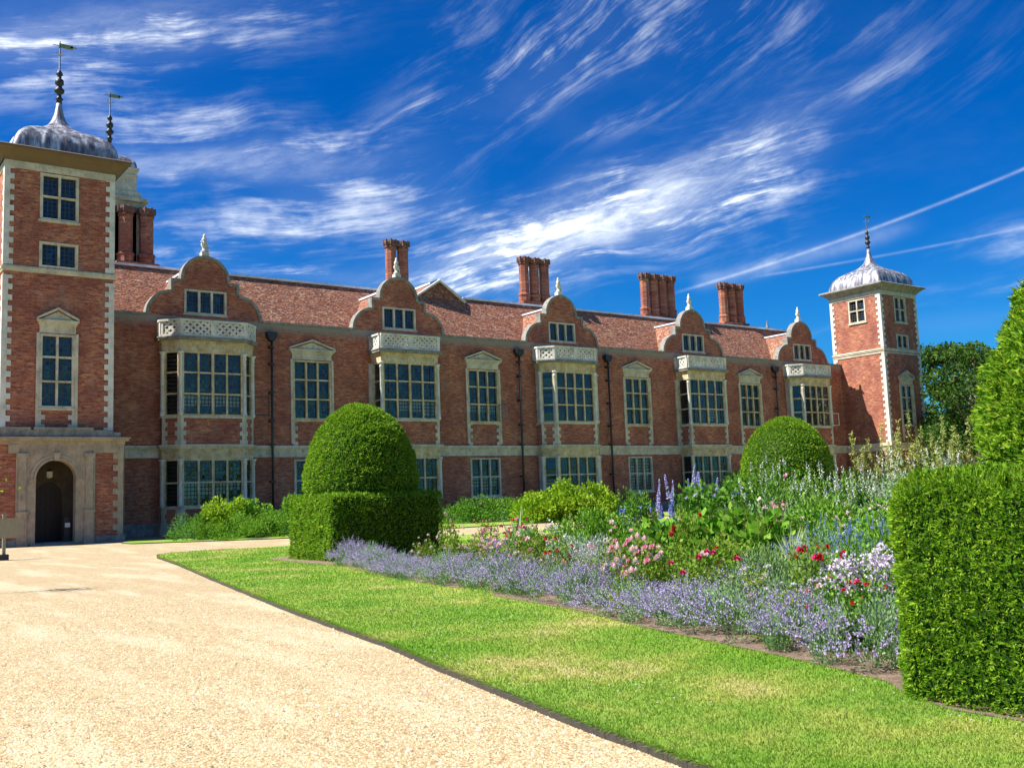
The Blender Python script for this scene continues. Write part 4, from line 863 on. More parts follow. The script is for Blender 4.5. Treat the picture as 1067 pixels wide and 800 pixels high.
# ---- clipped yews: a square block with a dome growing out of it
def noise3(P, f, seed=0):
    r = np.random.default_rng(seed); out = np.zeros(len(P))
    for k in range(7):
        w = r.normal(size=3)*f*(1+.35*k); out += np.sin(P@w+r.uniform(0, 6.28))
    return out/7
def cell_noise(P, c, seed):
    q = np.floor(P/c+noise3(P, 1.6/c*.5, seed+40)[:, None]*.9); h = np.sin(q@np.array([127.1, 311.7, 74.7])+seed*3.3)*43758.5453; return h-np.floor(h)
def skin(P, N_, L, W_, mt, lump, f, seed, jit=.55, lift=.0):
    P = P+N_*(noise3(P, f, seed)*lump*1.6+noise3(P, f*3.1, seed+1)*lump*.8+(cell_noise(P, .11, seed)-.5)*lump*1.7+(cell_noise(P, .045, seed+4)-.5)*lump*1.1)[:, None]
    D = N_+rng.normal(size=P.shape)*jit+[0, 0, .25]; n = len(P)
    return cards(P-unit(D)*L*.4, D, L*rng.uniform(.5, 1.25, n), W_*rng.uniform(.7, 1.2, n)), mt
def block_samples(x0, x1, y0, y1, z1, dens, r=.18):
    out = []; nn = []; r = .3 if x0 < 8 else r
    for ax, val, a0, a1, b0, b1, dn in (('x', x0, y0, y1, 0, z1, 1), ('x', x1, y0, y1, 0, z1, .5), ('y', y0, x0, x1, 0, z1, 1), ('y', y1, x0, x1, 0, z1, 1), ('z', z1, x0, x1, y0, y1, .8)):
        n = int(abs((a1-a0)*(b1-b0))*dens*dn); a = rng.uniform(a0, a1, n); b = rng.uniform(b0, b1, n); v = np.full(n, val)
        if ax == 'x': P = np.c_[v, a, b]; q = np.tile([-1. if val == x0 else 1., 0, 0], (n, 1))
        elif ax == 'y': P = np.c_[a, v, b]; q = np.tile([0, -1. if val == y0 else 1., 0], (n, 1))
        else: P = np.c_[a, b, v]; q = np.tile([0, 0, 1.], (n, 1))
        out.append(P); nn.append(q)
    P = np.concatenate(out); N_ = np.concatenate(nn)
    lo = np.array([x0+r, y0+r, -1]); hi = np.array([x1-r, y1-r, z1-r]); C_ = np.clip(P, lo, hi); d = P-C_; L = np.linalg.norm(d, axis=1); P = C_+unit(d)*np.minimum(L, r)[:, None]
    N_ = unit(unit(d)+N_*.2); return P, N_
def dome_samples(cx, cy, z0, R_, H, dens, p=2.3):
    n = int(2*math.pi*R_*H*dens); u = rng.random(n)**.85; a = rng.uniform(0, 2*math.pi, n); z = u; r = (1-z**p)**(1/1.9)*(.90+.10*np.minimum(1, z/.12))
    P = np.c_[cx+R_*r*np.cos(a), cy+R_*r*np.sin(a), z0+H*z]; N_ = unit(np.c_[np.cos(a)*r**.9*H, np.sin(a)*r**.9*H, R_*z**1.4*1.3+.02]); m_ = int(R_*R_*1.6*dens)
    a = rng.uniform(0, 2*math.pi, m_); rr = np.sqrt(rng.random(m_))*.55; zz = (1-rr**1.9)**(1/p); P2 = np.c_[cx+R_*rr*np.cos(a), cy+R_*rr*np.sin(a), z0+H*zz]; N2 = unit(np.c_[np.cos(a)*rr, np.sin(a)*rr, np.ones(m_)])
    return np.concatenate([P, P2]), np.concatenate([N_, N2])
def topiary(label, x0, x1, y0, y1, zb, dc, R_, H, dens, L, W_, lump, dens2=None, L2=None, W2=None, lump2=None, p=2.3):
    cx, cy = (x0+x1)/2, (y0+y1)/2; o = empty('topiary_yew', (cx, cy, LZ), label, 'topiary', 'clipped yews of the parterre')
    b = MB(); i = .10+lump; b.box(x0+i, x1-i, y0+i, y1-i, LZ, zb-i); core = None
    off = np.array([cx, cy, LZ])
    def part(nm, P, N_, L_, Wl, lp, seed, cb):
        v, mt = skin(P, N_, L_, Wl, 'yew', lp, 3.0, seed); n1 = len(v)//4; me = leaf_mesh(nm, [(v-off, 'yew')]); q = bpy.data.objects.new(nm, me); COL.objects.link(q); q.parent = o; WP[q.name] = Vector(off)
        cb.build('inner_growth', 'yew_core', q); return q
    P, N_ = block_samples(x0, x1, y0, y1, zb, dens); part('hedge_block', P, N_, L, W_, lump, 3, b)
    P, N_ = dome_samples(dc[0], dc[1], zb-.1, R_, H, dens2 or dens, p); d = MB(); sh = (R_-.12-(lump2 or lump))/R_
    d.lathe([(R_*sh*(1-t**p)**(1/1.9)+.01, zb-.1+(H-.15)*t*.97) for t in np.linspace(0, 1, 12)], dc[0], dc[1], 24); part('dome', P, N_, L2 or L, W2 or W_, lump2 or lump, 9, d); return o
topiary('big clipped yew dome on a square hedge block, at the corner of the flower bed', 12.55, 16.4, 26.85, 29.9, 1.98, (14.52, 28.78), 1.80, 2.95, 1150, .10, .036, .035)
topiary('tall leafy yew above a square hedge block at the right edge of the picture', 7.0, 11.2, 1.0, 4.88, 1.76, (9.4, 3.04), 1.98, 2.62, 5200, .052, .017, .028, 4200, .075, .022, .07, 1.9)
topiary('farther clipped yew dome showing beyond the flower bed, before the right bays', 34.5, 38.4, 27.9, 31.8, 1.96, (36.5, 29.9), 2.06, 3.0, 420, .12, .045, .03)

# ---- catmint edging
def catmint(seed):
    n = 2100; P, D = bush_pts(.50, .50, .46, n, (22, 26, 18, 24)[seed], .30); P[:, 2] *= (1, 1.25, 1, 1.12)[seed]; f = cards(P, D+rng.normal(size=D.shape)*.4+[0, 0, .6], rng.uniform(.025, .06, n), .015)
    k = (340, 150, 300, 210)[seed]; a = rng.uniform(0, 6.28, k); r = (.5+.5*rng.random(k)**.8)*.54 if seed % 2 else rng.random(k)**.55*.5; z = .08+.34*(1-(r/.58)**2)*rng.uniform(.5, 1.05, k); b = np.c_[np.cos(a)*r, np.sin(a)*r, z]
    D = np.c_[np.cos(a)*r*2.6, np.sin(a)*r*2.6, .30+rng.random(k)*.45]+rng.normal(size=(k, 3))*.25; L = rng.uniform(.11, .26, k)
    bl = leaf_mesh('blossom', [spikes_set(b, D, 10, L, .023, 'fl_mauve'), (cards(b, D, L, .008), 'leaf_grey')])
    return [('foliage', leaf_mesh('foliage', [(f, 'leaf_grey')])), ('blossom', bl, (0, 0, 0), 1.0, True)]
CM = [catmint(i) for i in range(4)]
front = [(11.84, 24.47), (10.75, 20.2), (10.15, 16.5), (9.72, 14.25), (9.16, 11.24), (8.59, 9.56), (8.2, 7.85), (7.99, 6.94), (7.73, 5.95)]
def along(pts, step, off, t0=0.0):
    out = []; carry = t0
    for (x0, y0), (x1, y1) in zip(pts, pts[1:]):
        L = math.hypot(x1-x0, y1-y0); ux, uy = (x1-x0)/L, (y1-y0)/L
        carry = carry
        while carry < L: out.append((x0+ux*carry-uy*off, y0+uy*carry+ux*off)); carry += step
        carry -= L
    return out
ORD = ['first', 'second', 'third', 'fourth', 'fifth', 'sixth', 'seventh', 'eighth', 'ninth', 'tenth', 'eleventh', 'twelfth', 'thirteenth', 'fourteenth', 'fifteenth', 'sixteenth', 'seventeenth', 'eighteenth', 'nineteenth', 'twentieth',
       'twenty-first', 'twenty-second', 'twenty-third', 'twenty-fourth', 'twenty-fifth', 'twenty-sixth', 'twenty-seventh', 'twenty-eighth', 'twenty-ninth', 'thirtieth']
cps = [(x-(.12 if y > 10.5 else .05), y) for x, y in along(front, 1.02, .46, -.4)]
for i, (x, y) in enumerate(cps):
    if i == 3: lab = 'catmint clump with mauve spikes'
    place('catmint_clump', CM[(0, 2, 1, 0, 3, 2, 0, 1, 2, 3)[i % 10]], f'mauve catmint clump edging the near lawn, {ORD[i]} from the left yew block' if i else 'mauve catmint clump at the foot of the left yew block, nearest to it', 'catmint', 'catmint clumps edging the bed',
          (x+rng.normal(0, .07), y+rng.normal(0, .06)), s=(rng.uniform(.85, 1.2),)*2+(rng.uniform(.9, 1.35),))
bps = along(front[1:], 1.5, 1.4, .3)
for i, (x, y) in enumerate(bps):
    place('catmint_clump', CM[(i+1) % 4], f'taller catmint clump in the row between edging and roses, {ORD[i]} from the left', 'catmint', 'catmint clumps behind the front row', (x+rng.normal(0, .12), y+rng.normal(0, .1)), s=(rng.uniform(.85, 1.1),)*2+(rng.uniform(.95, 1.35),))
# ---- roses
ROSE = [bush_mesh('foliage', .5, .5, .82, 1900, .05, .032, 'leaf_rose', 20, .36) for _ in range(3)]+[bush_mesh('foliage', .5, .5, .82, 1900, .05, .032, 'leaf_mid', 20, .36)]
FLW = {c: ball_flower('rose_bloom', .05, c) for c in ('fl_pink', 'fl_pale', 'fl_red', 'fl_cerise', 'fl_lilacwhite', 'fl_white')}
def rose(px, d, h, cols, nfl, label, w_=1.0, fol=None, zup=(.5, 1.15), big=1.0):
    parts = [('foliage', ROSE[rng.integers(0, 3) if fol is None else fol])]
    for _ in range(int(nfl*(1.1 if 'fl_red' in cols else 2.4))):
        a = rng.uniform(0, 6.28); r = rng.random()**.6*.46; parts.append(('rose_bloom', FLW[cols[rng.integers(0, len(cols))]], (math.cos(a)*r, math.sin(a)*r, .82*rng.uniform(*zup)*(1-(r/.9)**2*.6)), rng.uniform(.5, .95)*big))
    place('rose_bush', parts, label, 'rose bush', 'rose bushes in the bed', at(px, d), s=(w_, w_, h/.9))
rose(468, 23.5, 1.35, ['fl_pale', 'fl_pink'], 5, 'leggy rose bush with one pink bloom on top, just right of the left yew block', .8)
rose(440, 24.5, .85, ['fl_pale'], 5, 'sparse rose bush with faded buds in front of the left yew block', .8)
rose(498, 21.5, 1.0, ['fl_pink', 'fl_pale'], 9, 'rose bush of small pale pink blooms before the gravel path gap', .9)
rose(516, 19.5, .95, ['fl_pale', 'fl_pink'], 11, 'low rose bush with many shell pink blooms above the notch in the lawn', 1.0)
rose(505, 25.5, 1.15, ['fl_pink'], 7, 'rose bush with big pink blooms standing against the far gravel path', .9)
rose(545, 18.2, 1.08, ['fl_pink', 'fl_pale', 'fl_cerise'], 11, 'rose bush with mixed pink blooms left of the scarlet roses', 1.05)
rose(540, 22.5, 1.15, ['fl_pink', 'fl_cerise'], 8, 'rose bush with deep pink blooms behind the mixed pink one', 1.0)
rose(580, 17.5, 1.0, ['fl_red', 'fl_cerise'], 9, 'rose bush with scarlet blooms in front of the white flowers', .8)
rose(604, 16.5, .8, ['fl_pale', 'fl_pink'], 5, 'short rose bush before the silver leaved plant', .8)
rose(640, 16.2, 1.15, ['fl_pale', 'fl_pink'], 9, 'rose bush with faded pink clusters right of the silver leaved plant', 1.0)
rose(662, 14.8, 1.05, ['fl_pale', 'fl_pale', 'fl_pink'], 12, 'rose bush with large blush blooms above the middle of the catmint', 1.0, big=1.2)
rose(700, 14.6, 1.0, ['fl_red', 'fl_pale'], 6, 'yellow green rose bush with two or three white and orange red blooms', 1.05)
rose(735, 13.4, .95, ['fl_red', 'fl_cerise'], 8, 'wide rose bush with crimson blooms left of the round grey green mound', 1.15)
rose(712, 17.6, 1.45, ['fl_red'], 3, 'tall rose with a single big red bloom above the broad leaved plants', .7, big=1.4)
rose(775, 12.6, .72, ['fl_white', 'fl_pale'], 7, 'small rose bush with white blooms below the round grey green mound', .9)
rose(846, 11.8, 1.08, ['fl_red', 'fl_red', 'fl_cerise'], 10, 'rose bush with bright red blooms right of the round grey green mound', .85, zup=(.9, 1.12), big=1.15)
rose(868, 10.4, .82, ['fl_red', 'fl_pale', 'fl_cerise'], 8, 'dark rose bush with few red blooms under the lilac white flowers', .95, 3)
rose(900, 10.2, .80, ['fl_red', 'fl_cerise'], 5, 'dark rose bush touching the right hedge block', .85, 3)
rose(812, 11.0, .66, ['fl_pale', 'fl_white'], 5, 'low rose bush with white blooms among the catmint, left of the dark rose', .8)
# ---- other border plants
def plant(name, cat, label, px, d, rx, h, n, L, W_, mt, clumps=24, cs=.34, group=None, flowers=None, up=.25, jit=.6):
    big = d < 40 and cat not in ('grass tuft', 'grey mound', 'iris'); parts = [('foliage', bush_mesh('foliage', rx, rx, h, int(n*(1.4 if big else 1)), L*(1.15 if big else 1), W_*(1.5 if big else 1), mt, clumps, cs, up, None, jit))]
    if flowers:
        kind, fm, k, *q = flowers
        if kind == 'dots':
            P, D = bush_pts(rx*1.02, rx*1.02, h*1.05, k*3, clumps, .3); P = P[P[:, 2] > h*.45][:k]; r = q[0]
            r *= 1.25; P = np.repeat(P, 5, 0); parts.append(('blossom', leaf_mesh('blossom', [(cards(P, rng.normal(size=P.shape)+[0, 0, .5], r, r*.8), fm)]), (0, 0, 0), 1, True))
        else:
            a = rng.uniform(0, 6.28, k); r = rng.random(k)**.55*rx*.9; b = np.c_[np.cos(a)*r, np.sin(a)*r, h*(1-(r/rx)**2*.45)*rng.uniform(.7, 1.0, k)]; sl_, sw = q
            D = np.c_[np.cos(a)*r*.35, np.sin(a)*r*.35, np.ones(k)]+rng.normal(size=(k, 3))*.12
            parts.append(('blossom', leaf_mesh('blossom', [spikes_set(b, D, 12, rng.uniform(.7, 1.2, k)*sl_, sw, fm), (cards(b-[0, 0, .2], D, sl_+.2, .01), mt)]), (0, 0, 0), 1, True))
    return place(name, parts, label, cat, group, at(px, d))
GB = 'leafy perennials filling the bed'
P_ = plant
P_('iris_clump', 'iris', 'upright sword leaved iris clump amid the pink roses', 535, 22.0, .45, .95, 150, .75, .05, 'leaf_grey', 6, .3, GB, None, 1.6, .25)
P_('white_campion', 'white flowers', 'drift of small white flowers behind the scarlet roses', 590, 19.8, .75, .95, 2600, .05, .02, 'leaf_grey', 26, .3, GB, ('dots', 'fl_white', 260, .035))
P_('silver_artemisia', 'silver plant', 'feathery silver white leaved plant between the roses', 612, 18.0, .72, .92, 3600, .07, .014, 'leaf_silver', 24, .34, GB, None, .7)
P_('white_campion', 'white flowers', 'loose white flowers around the left side of the silver plant', 570, 22.5, .8, 1.05, 1800, .05, .02, 'leaf_mid', 20, .3, GB, ('dots', 'fl_white', 170, .035))
P_('phlox_clump', 'phlox', 'bright green upright clump in front of the yellow green shrub, leftmost', 600, 26.0, .85, 1.55, 2600, .09, .028, 'leaf_bright', 22, .3, GB, ('dots', 'fl_pink', 5, .05), .8)
P_('phlox_clump', 'phlox', 'bright green upright clump behind the silver leaved plant', 628, 22.5, .8, 1.35, 2600, .09, .028, 'leaf_bright', 22, .3, GB, None, .8)
P_('blue_flowered_clump', 'blue flowers', 'green clump with a few sky blue florets, left of the purple flower spires', 660, 24.0, .95, 1.72, 2800, .08, .026, 'leaf_mid', 24, .3, GB, ('dots', 'fl_blue', 28, .05), .6)
P_('phlox_clump', 'phlox', 'light green bushy clump below the sky blue florets', 655, 19.5, .85, 1.15, 2800, .08, .028, 'leaf_bright', 24, .3, GB, None, .6)
P_('broad_leaved_clump', 'knotweed', 'broad leaved green clump with red flower spikes, left one of three', 700, 18.3, .95, 1.32, 1500, .15, .10, 'leaf_bright', 24, .34, GB, ('spikes', 'fl_spikered', 26, .2, .018))
P_('broad_leaved_clump', 'knotweed', 'broad leaved green clump with red flower spikes, middle one of three', 745, 17.8, 1.0, 1.40, 1700, .15, .10, 'leaf_bright', 24, .34, GB, ('spikes', 'fl_spikered', 36, .2, .018))
P_('broad_leaved_clump', 'knotweed', 'broad leaved green clump with red flower spikes, right one of three', 790, 16.9, .85, 1.32, 1500, .15, .10, 'leaf_bright', 24, .34, GB, ('spikes', 'fl_spikered', 34, .2, .018))
P_('leafy_clump', 'shrub', 'dark green leafy clump right behind the purple flower spires', 735, 22.5, .95, 1.95, 2400, .11, .06, 'leaf_mid', 24, .32, GB, ('dots', 'fl_lilac', 12, .05))
P_('leafy_clump', 'shrub', 'dark green leafy clump left of the white speckled plants', 768, 21.0, .9, 2.0, 2300, .11, .055, 'leaf_mid', 24, .32, GB, ('dots', 'fl_blue', 12, .04))
P_('santolina_mound', 'grey mound', 'smooth round grey green mound among the roses', 793, 13.9, .66, .95, 8000, .055, .018, 'leaf_sage', 70, .2, None, None, .3, .3)
P_('variegated_grass', 'grass tuft', 'cream striped arching grass tuft behind the grey green mound', 826, 15.4, .45, 1.0, 300, .5, .022, 'leaf_cream', 8, .2, None, None, 1.0, .5)
P_('blue_salvia', 'blue flowers', 'haze of blue flower spikes left of the lilac white flowers', 862, 14.2, .85, 1.12, 2600, .07, .016, 'leaf_grey', 22, .3, GB, ('spikes', 'fl_blue', 90, .18, .022), .7)
P_('blue_salvia', 'blue flowers', 'second haze of blue flower spikes against the right hedge block', 905, 13.6, .75, 1.2, 2400, .07, .016, 'leaf_bright', 22, .3, GB, ('spikes', 'fl_blue', 60, .18, .022), .7)
P_('white_phlox', 'phlox', 'mass of lilac white flower heads above the dark rose bushes', 893, 11.5, .62, .98, 1500, .05, .02, 'leaf_mid', 18, .34, GB, ('dots', 'fl_lilacwhite', 700, .03))
P_('white_veronica', 'white spikes', 'big clump with hazy white flower spikes behind the broad leaved plants, leftmost', 800, 20.5, 1.0, 2.15, 2600, .09, .024, 'leaf_mid', 22, .3, GB, ('spikes', 'fl_white', 60, .22, .034), .8)
P_('white_veronica', 'white spikes', 'clump with hazy white flower spikes below the far yew dome', 836, 21.0, 1.05, 2.2, 2600, .09, .024, 'leaf_bright', 22, .3, GB, ('spikes', 'fl_white', 60, .22, .034), .8)
P_('pink_phlox', 'phlox', 'green clump dotted pink and white in front of the white spikes', 815, 18.0, .9, 1.62, 2400, .08, .024, 'leaf_grey', 22, .3, GB, ('dots', 'fl_pale', 40, .05), .6)
P_('pink_phlox', 'phlox', 'tall lilac pink flower head above the green clump, centre right', 822, 18.9, .5, 1.9, 900, .08, .022, 'leaf_mid', 14, .3, GB, ('dots', 'fl_pink', 26, .06), .8)
P_('white_lysimachia', 'white spikes', 'yellow green clump with upright white spikes, right of the far yew dome', 872, 19.0, 1.0, 1.95, 2600, .1, .022, 'leaf_bright', 22, .3, GB, ('spikes', 'fl_white', 50, .24, .034), 1.0)
P_('dark_shrub', 'shrub', 'dark leaved shrub just below the far yew dome on its right', 880, 24.0, 1.1, 2.25, 2400, .11, .05, 'leaf_dark', 24, .32, GB)
P_('pink_phlox', 'phlox', 'bright green clump with pale pink heads left of the right hedge block', 895, 16.0, .9, 1.55, 2600, .08, .026, 'leaf_bright', 22, .3, GB, ('dots', 'fl_pale', 46, .05), .6)
P_('silver_shrub', 'white spikes', 'silvery white flowering drift above the right hedge block, left half', 930, 20.0, 1.3, 2.15, 3000, .08, .022, 'leaf_grey', 26, .3, GB, ('spikes', 'fl_white', 75, .26, .036), .8)
P_('silver_shrub', 'white spikes', 'silvery white flowering drift above the right hedge block, right half', 985, 19.0, 1.4, 2.2, 3000, .08, .022, 'leaf_grey', 26, .3, GB, ('spikes', 'fl_white', 90, .26, .036), .8)
P_('leafy_clump', 'shrub', 'bright leafy clump behind the blue haze, above the cream striped grass', 850, 17.0, .9, 1.5, 2400, .08, .03, 'leaf_bright', 22, .3, GB)
P_('leafy_clump', 'shrub', 'mid green clump between pink phlox and the right hedge block', 925, 14.6, .8, 1.5, 2200, .08, .03, 'leaf_bright', 22, .3, GB)
P_('leafy_clump', 'shrub', 'low green clump between blush roses and broad leaved plants', 685, 16.4, .8, 1.02, 2000, .07, .04, 'leaf_rose', 22, .32, GB)
P_('leafy_clump', 'shrub', 'low green clump behind the crimson rose bush', 750, 15.2, .9, 1.05, 2200, .07, .04, 'leaf_rose', 22, .32, GB)
P_('purple_sage', 'purple leaves', 'low purple leaved clump beside the gravel path gap', 515, 24.0, .8, .65, 1800, .06, .02, 'fl_mauve', 18, .3, GB)
P_('leafy_clump', 'shrub', 'green clump between deep pink roses and white flowers', 560, 20.8, .7, .95, 2000, .06, .035, 'leaf_rose', 20, .32, GB)
P_('poppy_clump', 'poppy', 'low clump with a bright red flower head near the gravel path gap', 545, 27.5, .7, 1.05, 1500, .08, .03, 'leaf_mid', 16, .3, GB, ('dots', 'fl_red', 26, .07))
# delphiniums: leaves below, tall flower spires above
DEL = {c: [spike_mesh('flower_spire', h_, .06, c, 110, z0=.0, cs=.05) for h_ in (.55, .75)] for c in ('fl_blue', 'fl_lilac')}
dfol = bush_mesh('foliage', .42, .42, 1.35, 1100, .09, .05, 'leaf_mid', 16, .34)
def delph(px, d, hs, c, label):
    parts = [('foliage', dfol)]
    for k, hh in enumerate(hs):
        a = 2.4*k; r = .12+.1*(k % 3); parts.append(('flower_spire', DEL[c][k % 2], (math.cos(a)*r, math.sin(a)*r, hh-.95), 1, False, (rng.normal(0, .06), rng.normal(0, .06), 0)))
        parts.append(('stem', STEM, (math.cos(a)*r, math.sin(a)*r, 0), hh-.85))
    hs = None; place('delphinium', parts, label, 'delphinium', 'delphiniums in the bed', at(px, d))
STEM = leaf_mesh('stem', [(cards(np.zeros((3, 3)), np.tile([0, 0, 1.], (3, 1)), 1.0, .014), 'leaf_mid')])
delph(688, 23.5, (1.95, 2.15, 1.8), 'fl_lilac', 'delphinium with lilac spires, leftmost of the purple flowers before the house'); delph(700, 22.8, (2.45, 2.1, 1.9), 'fl_lilac', 'tallest delphinium, lilac blue spires before the ground floor windows')
delph(694, 21.8, (1.75, 1.6, 1.85), 'fl_blue', 'short delphinium with bluer spires in front of the tallest'); delph(724, 24.5, (2.4, 2.5, 2.35, 2.3), 'fl_lilac', 'delphinium with stout mauve spires rising behind the dark leafy clump')
delph(738, 24.5, (2.2, 2.3), 'fl_lilac', 'delphinium with two mauve spires between the stout one and the bay'); delph(750, 24.0, (2.35, 2.1), 'fl_lilac', 'rightmost delphinium, two mauve spires'); delph(645, 25.5, (1.75, 1.6), 'fl_blue', 'sky blue delphinium standing among the bright green clumps')
# feathery plume poppies, tall against the right tower
def plume(px, d, h, label):
    n = 900; z = rng.random(n)**.8; k = rng.integers(0, 3, n); ox = np.array([-.14, .03, .17])[k]; oy = np.array([.1, -.12, .06])[k]; hh = np.array([1., .88, .8])[k]*h; a = rng.uniform(0, 6.28, n)
    sway = z**2*.12*np.array([-1, .5, 1.])[k]; r = np.where(z > .55, (.16*(1-z)/.45+.03), .02); P = np.c_[ox+sway+np.cos(a)*r*rng.random(n), oy+np.sin(a)*r*rng.random(n), z*hh]
    top = z > .5; fl = leaf_mesh('plume', [(cards(P[top], rng.normal(size=P[top].shape)+[0, 0, .8], .08, .028), 'fl_plume')])
    m_ = 130; z = rng.uniform(.05, .75, m_); a = rng.uniform(0, 6.28, m_); P = np.c_[np.cos(a)*.1, np.sin(a)*.1, z*h]; lf = cards(P, np.c_[np.cos(a), np.sin(a), rng.normal(0, .3, m_)], rng.uniform(.12, .22, m_), .12)
    st = cards(np.array([[-.14, .1, 0], [.03, -.12, 0], [.17, .06, 0]]*2), np.array([[-.04, 0, 1.], [.02, 0, 1], [.05, 0, 1]]*2), h*.93, .03)
    place('plume_poppy', [('foliage', leaf_mesh('foliage', [(lf, 'leaf_olive'), (st, 'leaf_olive')])), ('plume', fl)], label, 'plume poppy', 'tall plume poppies before the right tower', at(px, d))
for i, (px, d, h) in enumerate([(897, 25, 2.95), (912, 26, 3.2), (925, 25.5, 2.7), (937, 26, 3.3), (948, 25, 2.9), (958, 26.5, 3.55), (967, 25, 2.8), (980, 26, 3.35), (993, 25, 3.0), (1004, 26, 3.25)]):
    plume(px, d, h, f'tall golden plume poppy before the right tower, {ORD[i]} from the left')
# ---- shrubs at the foot of the house
HB = 'shrubs along the foot of the house'
SHR = [('glossy light green shrub under the leftmost bay, rear one', 236, 55.5, 1.7, 2.4, 'leaf_lime', 3000, .22, .15), ('glossy light green shrub right of the leftmost bay windows', 262, 56, 1.5, 2.3, 'leaf_bright', 2200, .2, .14),
       ('rounded grey green bush at the corner of the leftmost bay', 206, 54.5, 1.6, 1.6, 'leaf_mid', 3400, .16, .05), ('low fine leaved bush left of the clipped yew, under the drainpipe', 246, 53.8, 1.7, 1.5, 'leaf_bright', 3200, .15, .05),
       ('low fine leaved bush just left of the clipped yew', 280, 54.6, 1.7, 1.6, 'leaf_bright', 2800, .15, .05), ('climbing leafy shrub by the pipe, peeping left of the clipped yew', 301, 56, .9, 2.5, 'leaf_bright', 1500, .18, .12),
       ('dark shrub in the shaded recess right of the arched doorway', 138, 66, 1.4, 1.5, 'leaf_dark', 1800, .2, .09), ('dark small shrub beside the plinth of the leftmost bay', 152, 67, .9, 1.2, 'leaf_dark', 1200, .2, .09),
       ('low green bush behind the far lawn, right next to the clipped yew', 474, 70, 2.3, 1.7, 'leaf_mid', 2600, .2, .07), ('low bush in front of the second tall window, left one', 496, 70, 2.1, 2.1, 'leaf_mid', 2600, .18, .08),
       ('low bush in front of the second tall window, right one', 522, 71, 2.3, 1.7, 'leaf_bright', 2600, .18, .07), ('grey leaved bush left of the big yellow green shrub', 547, 72, 2.2, 1.7, 'leaf_mid', 2400, .18, .07),
       ('big yellow green shrub under the middle bay, left half', 564, 66, 2.2, 2.45, 'leaf_lime', 4200, .24, .16), ('big yellow green shrub under the middle bay, centre', 590, 67, 2.5, 2.75, 'leaf_lime', 4600, .24, .16), ('big yellow green shrub under the middle bay, right half', 615, 69, 2.0, 2.6, 'leaf_lime', 4000, .24, .16),
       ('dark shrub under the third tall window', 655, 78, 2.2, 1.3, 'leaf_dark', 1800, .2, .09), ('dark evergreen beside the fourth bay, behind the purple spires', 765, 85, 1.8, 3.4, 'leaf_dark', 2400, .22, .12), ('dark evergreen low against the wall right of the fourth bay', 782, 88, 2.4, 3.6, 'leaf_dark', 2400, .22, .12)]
for lab, px, d, rx, h, mt, n, L, W_ in SHR: P_('shrub', 'shrub', lab, px, d, rx, h, n, L, W_, mt, 26, .3, HB)
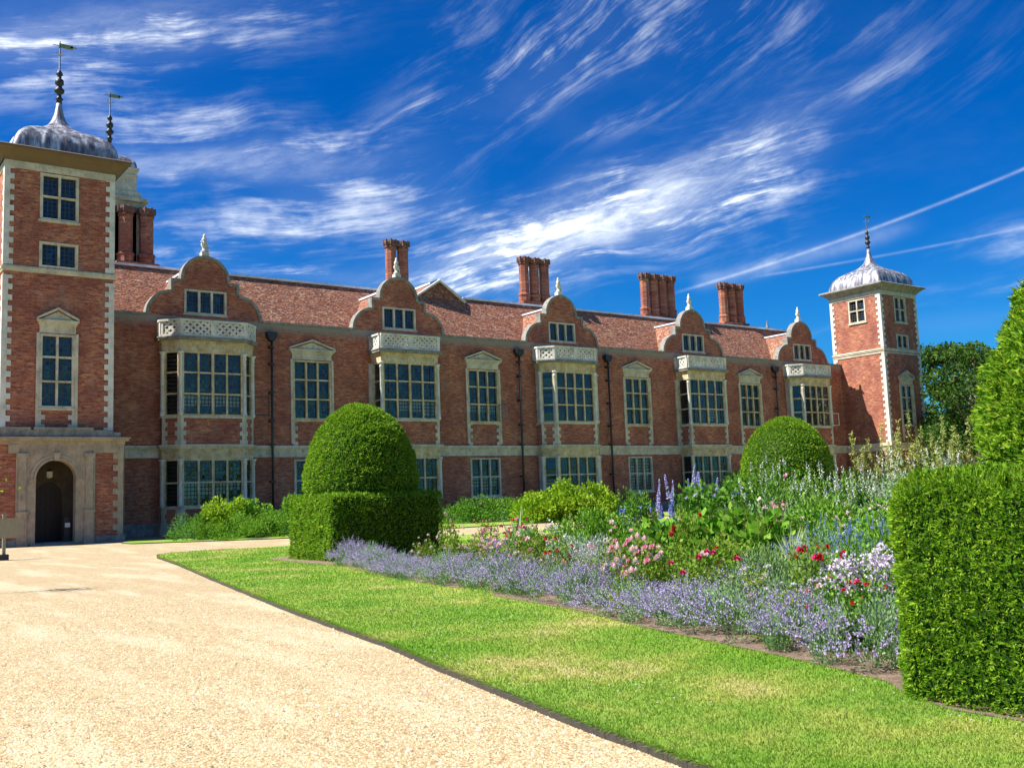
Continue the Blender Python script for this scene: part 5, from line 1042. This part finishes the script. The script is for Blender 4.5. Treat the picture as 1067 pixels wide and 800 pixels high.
# ---- trees
def tree(px, d, h, cr, label, seed, mt='leaf_tree', z0f=.3, pale=False, n=9000):
    r = np.random.default_rng(seed); x, y = at(px, d); o = empty('broadleaf_tree', (x, y, -.03), label, 'tree', 'trees beyond the garden'); t = MB(); t.tube([(0, 0, 0), (.2, .1, h*.25), (.1, .3, h*.55), (.3, .2, h*.85)], [h*.028, h*.022, h*.014, h*.004], 8)
    k = 34; C_ = []
    limbs = MB()
    for i in range(k):
        a = r.uniform(0, 6.28); zz = z0f+(1-z0f)*r.random()**.8; rad = cr*math.sqrt(max(.05, 1-((zz-.55)/.52)**2))*r.uniform(.45, 1.0); c = Vector((rad*math.cos(a), rad*math.sin(a), zz*h)); C_.append(c)
        zs = max(.15, zz-.28)*h; limbs.tube([(.1, .1, zs), (c.x*.5, c.y*.5, (zs+c.z)/2+.2), c], [h*.009, h*.006, h*.002], 5)
    b = t.build('trunk', 'bark_pale' if pale else 'bark', o, rel=True); limbs.build('limb', 'bark_pale' if pale else 'bark', b, rel=True)
    C_ = np.array([tuple(c) for c in C_]); ki = rng.integers(0, k, n); s = rng.uniform(.14, .26, k)*cr*1.5; dd = unit(rng.normal(size=(n, 3))); P = C_[ki]+dd*(s[ki]*rng.random(n)**.4)[:, None]*[1, 1, .62]
    L = h*.028; q = link('crown', leaf_mesh('crown', [(cards(P, dd+rng.normal(size=dd.shape)*.7, L*rng.uniform(.5, 1.2, n), L*.6), mt)]), o)
tree(1002, 118, 17.0, 6.0, 'dark spreading tree behind the right tower, its crown the highest there', 5, pale=True); tree(974, 125, 9.5, 4.0, 'lower dark tree touching the right side of the far tower', 6)
tree(988, 105, 8.5, 4.2, 'dense dark tree below the spreading one, right of the far tower', 7, z0f=.1); tree(1020, 100, 15.0, 5.0, 'dark tree half hidden behind the tall yew at right', 8, z0f=.1, pale=True); tree(1045, 110, 13, 6, 'dark tree behind the tall yew, farthest right', 9, z0f=.1)
# ---- sign board and sapling at the left edge
SX, SY = at(4, 39)
sb = empty('sign_board', (SX, SY, 0), 'weathered wooden sign board on posts standing on the gravel at the left edge', 'sign')
s = MB(); s.box(SX-.55, SX+.55, SY, SY+.06, .85, 1.6); s.box(SX-.55, SX+.55, SY-.03, SY, 1.54, 1.62); s.build('board', 'old_wood', sb)
for x in (-.5, -.02):
    s = MB(); s.box(SX+x, SX+x+.12, SY+.06, SY+.18, 0, 1.72); s.box(SX+x-.02, SX+x+.14, SY+.04, SY+.2, 1.72, 1.78); s.build('post', 'old_wood', sb)
    s = MB(); s.box(SX+x-.1, SX+x+.22, SY-.05, SY+.3, 0, .22); s.build('foot', 'iron', sb)
sp = empty('sapling', (3.15, 25.35, 0), 'slender young tree at the left edge, its yellow green leaves just in view', 'young tree')
s = MB(); s.tube([(0, 0, 0), (.03, 0, 1.2), (.0, .05, 2.3), (.05, 0, 3.0)], [.035, .03, .02, .008], 6); s.build('trunk', 'bark', sp, rel=True)
n = 260; P = rng.normal(size=(n, 3))*[.24, .24, .34]+[.1, 0, 2.25]; link('crown', leaf_mesh('crown', [(cards(P, rng.normal(size=P.shape)+[0, 0, .4], .12, .06), 'leaf_lime')]), sp)
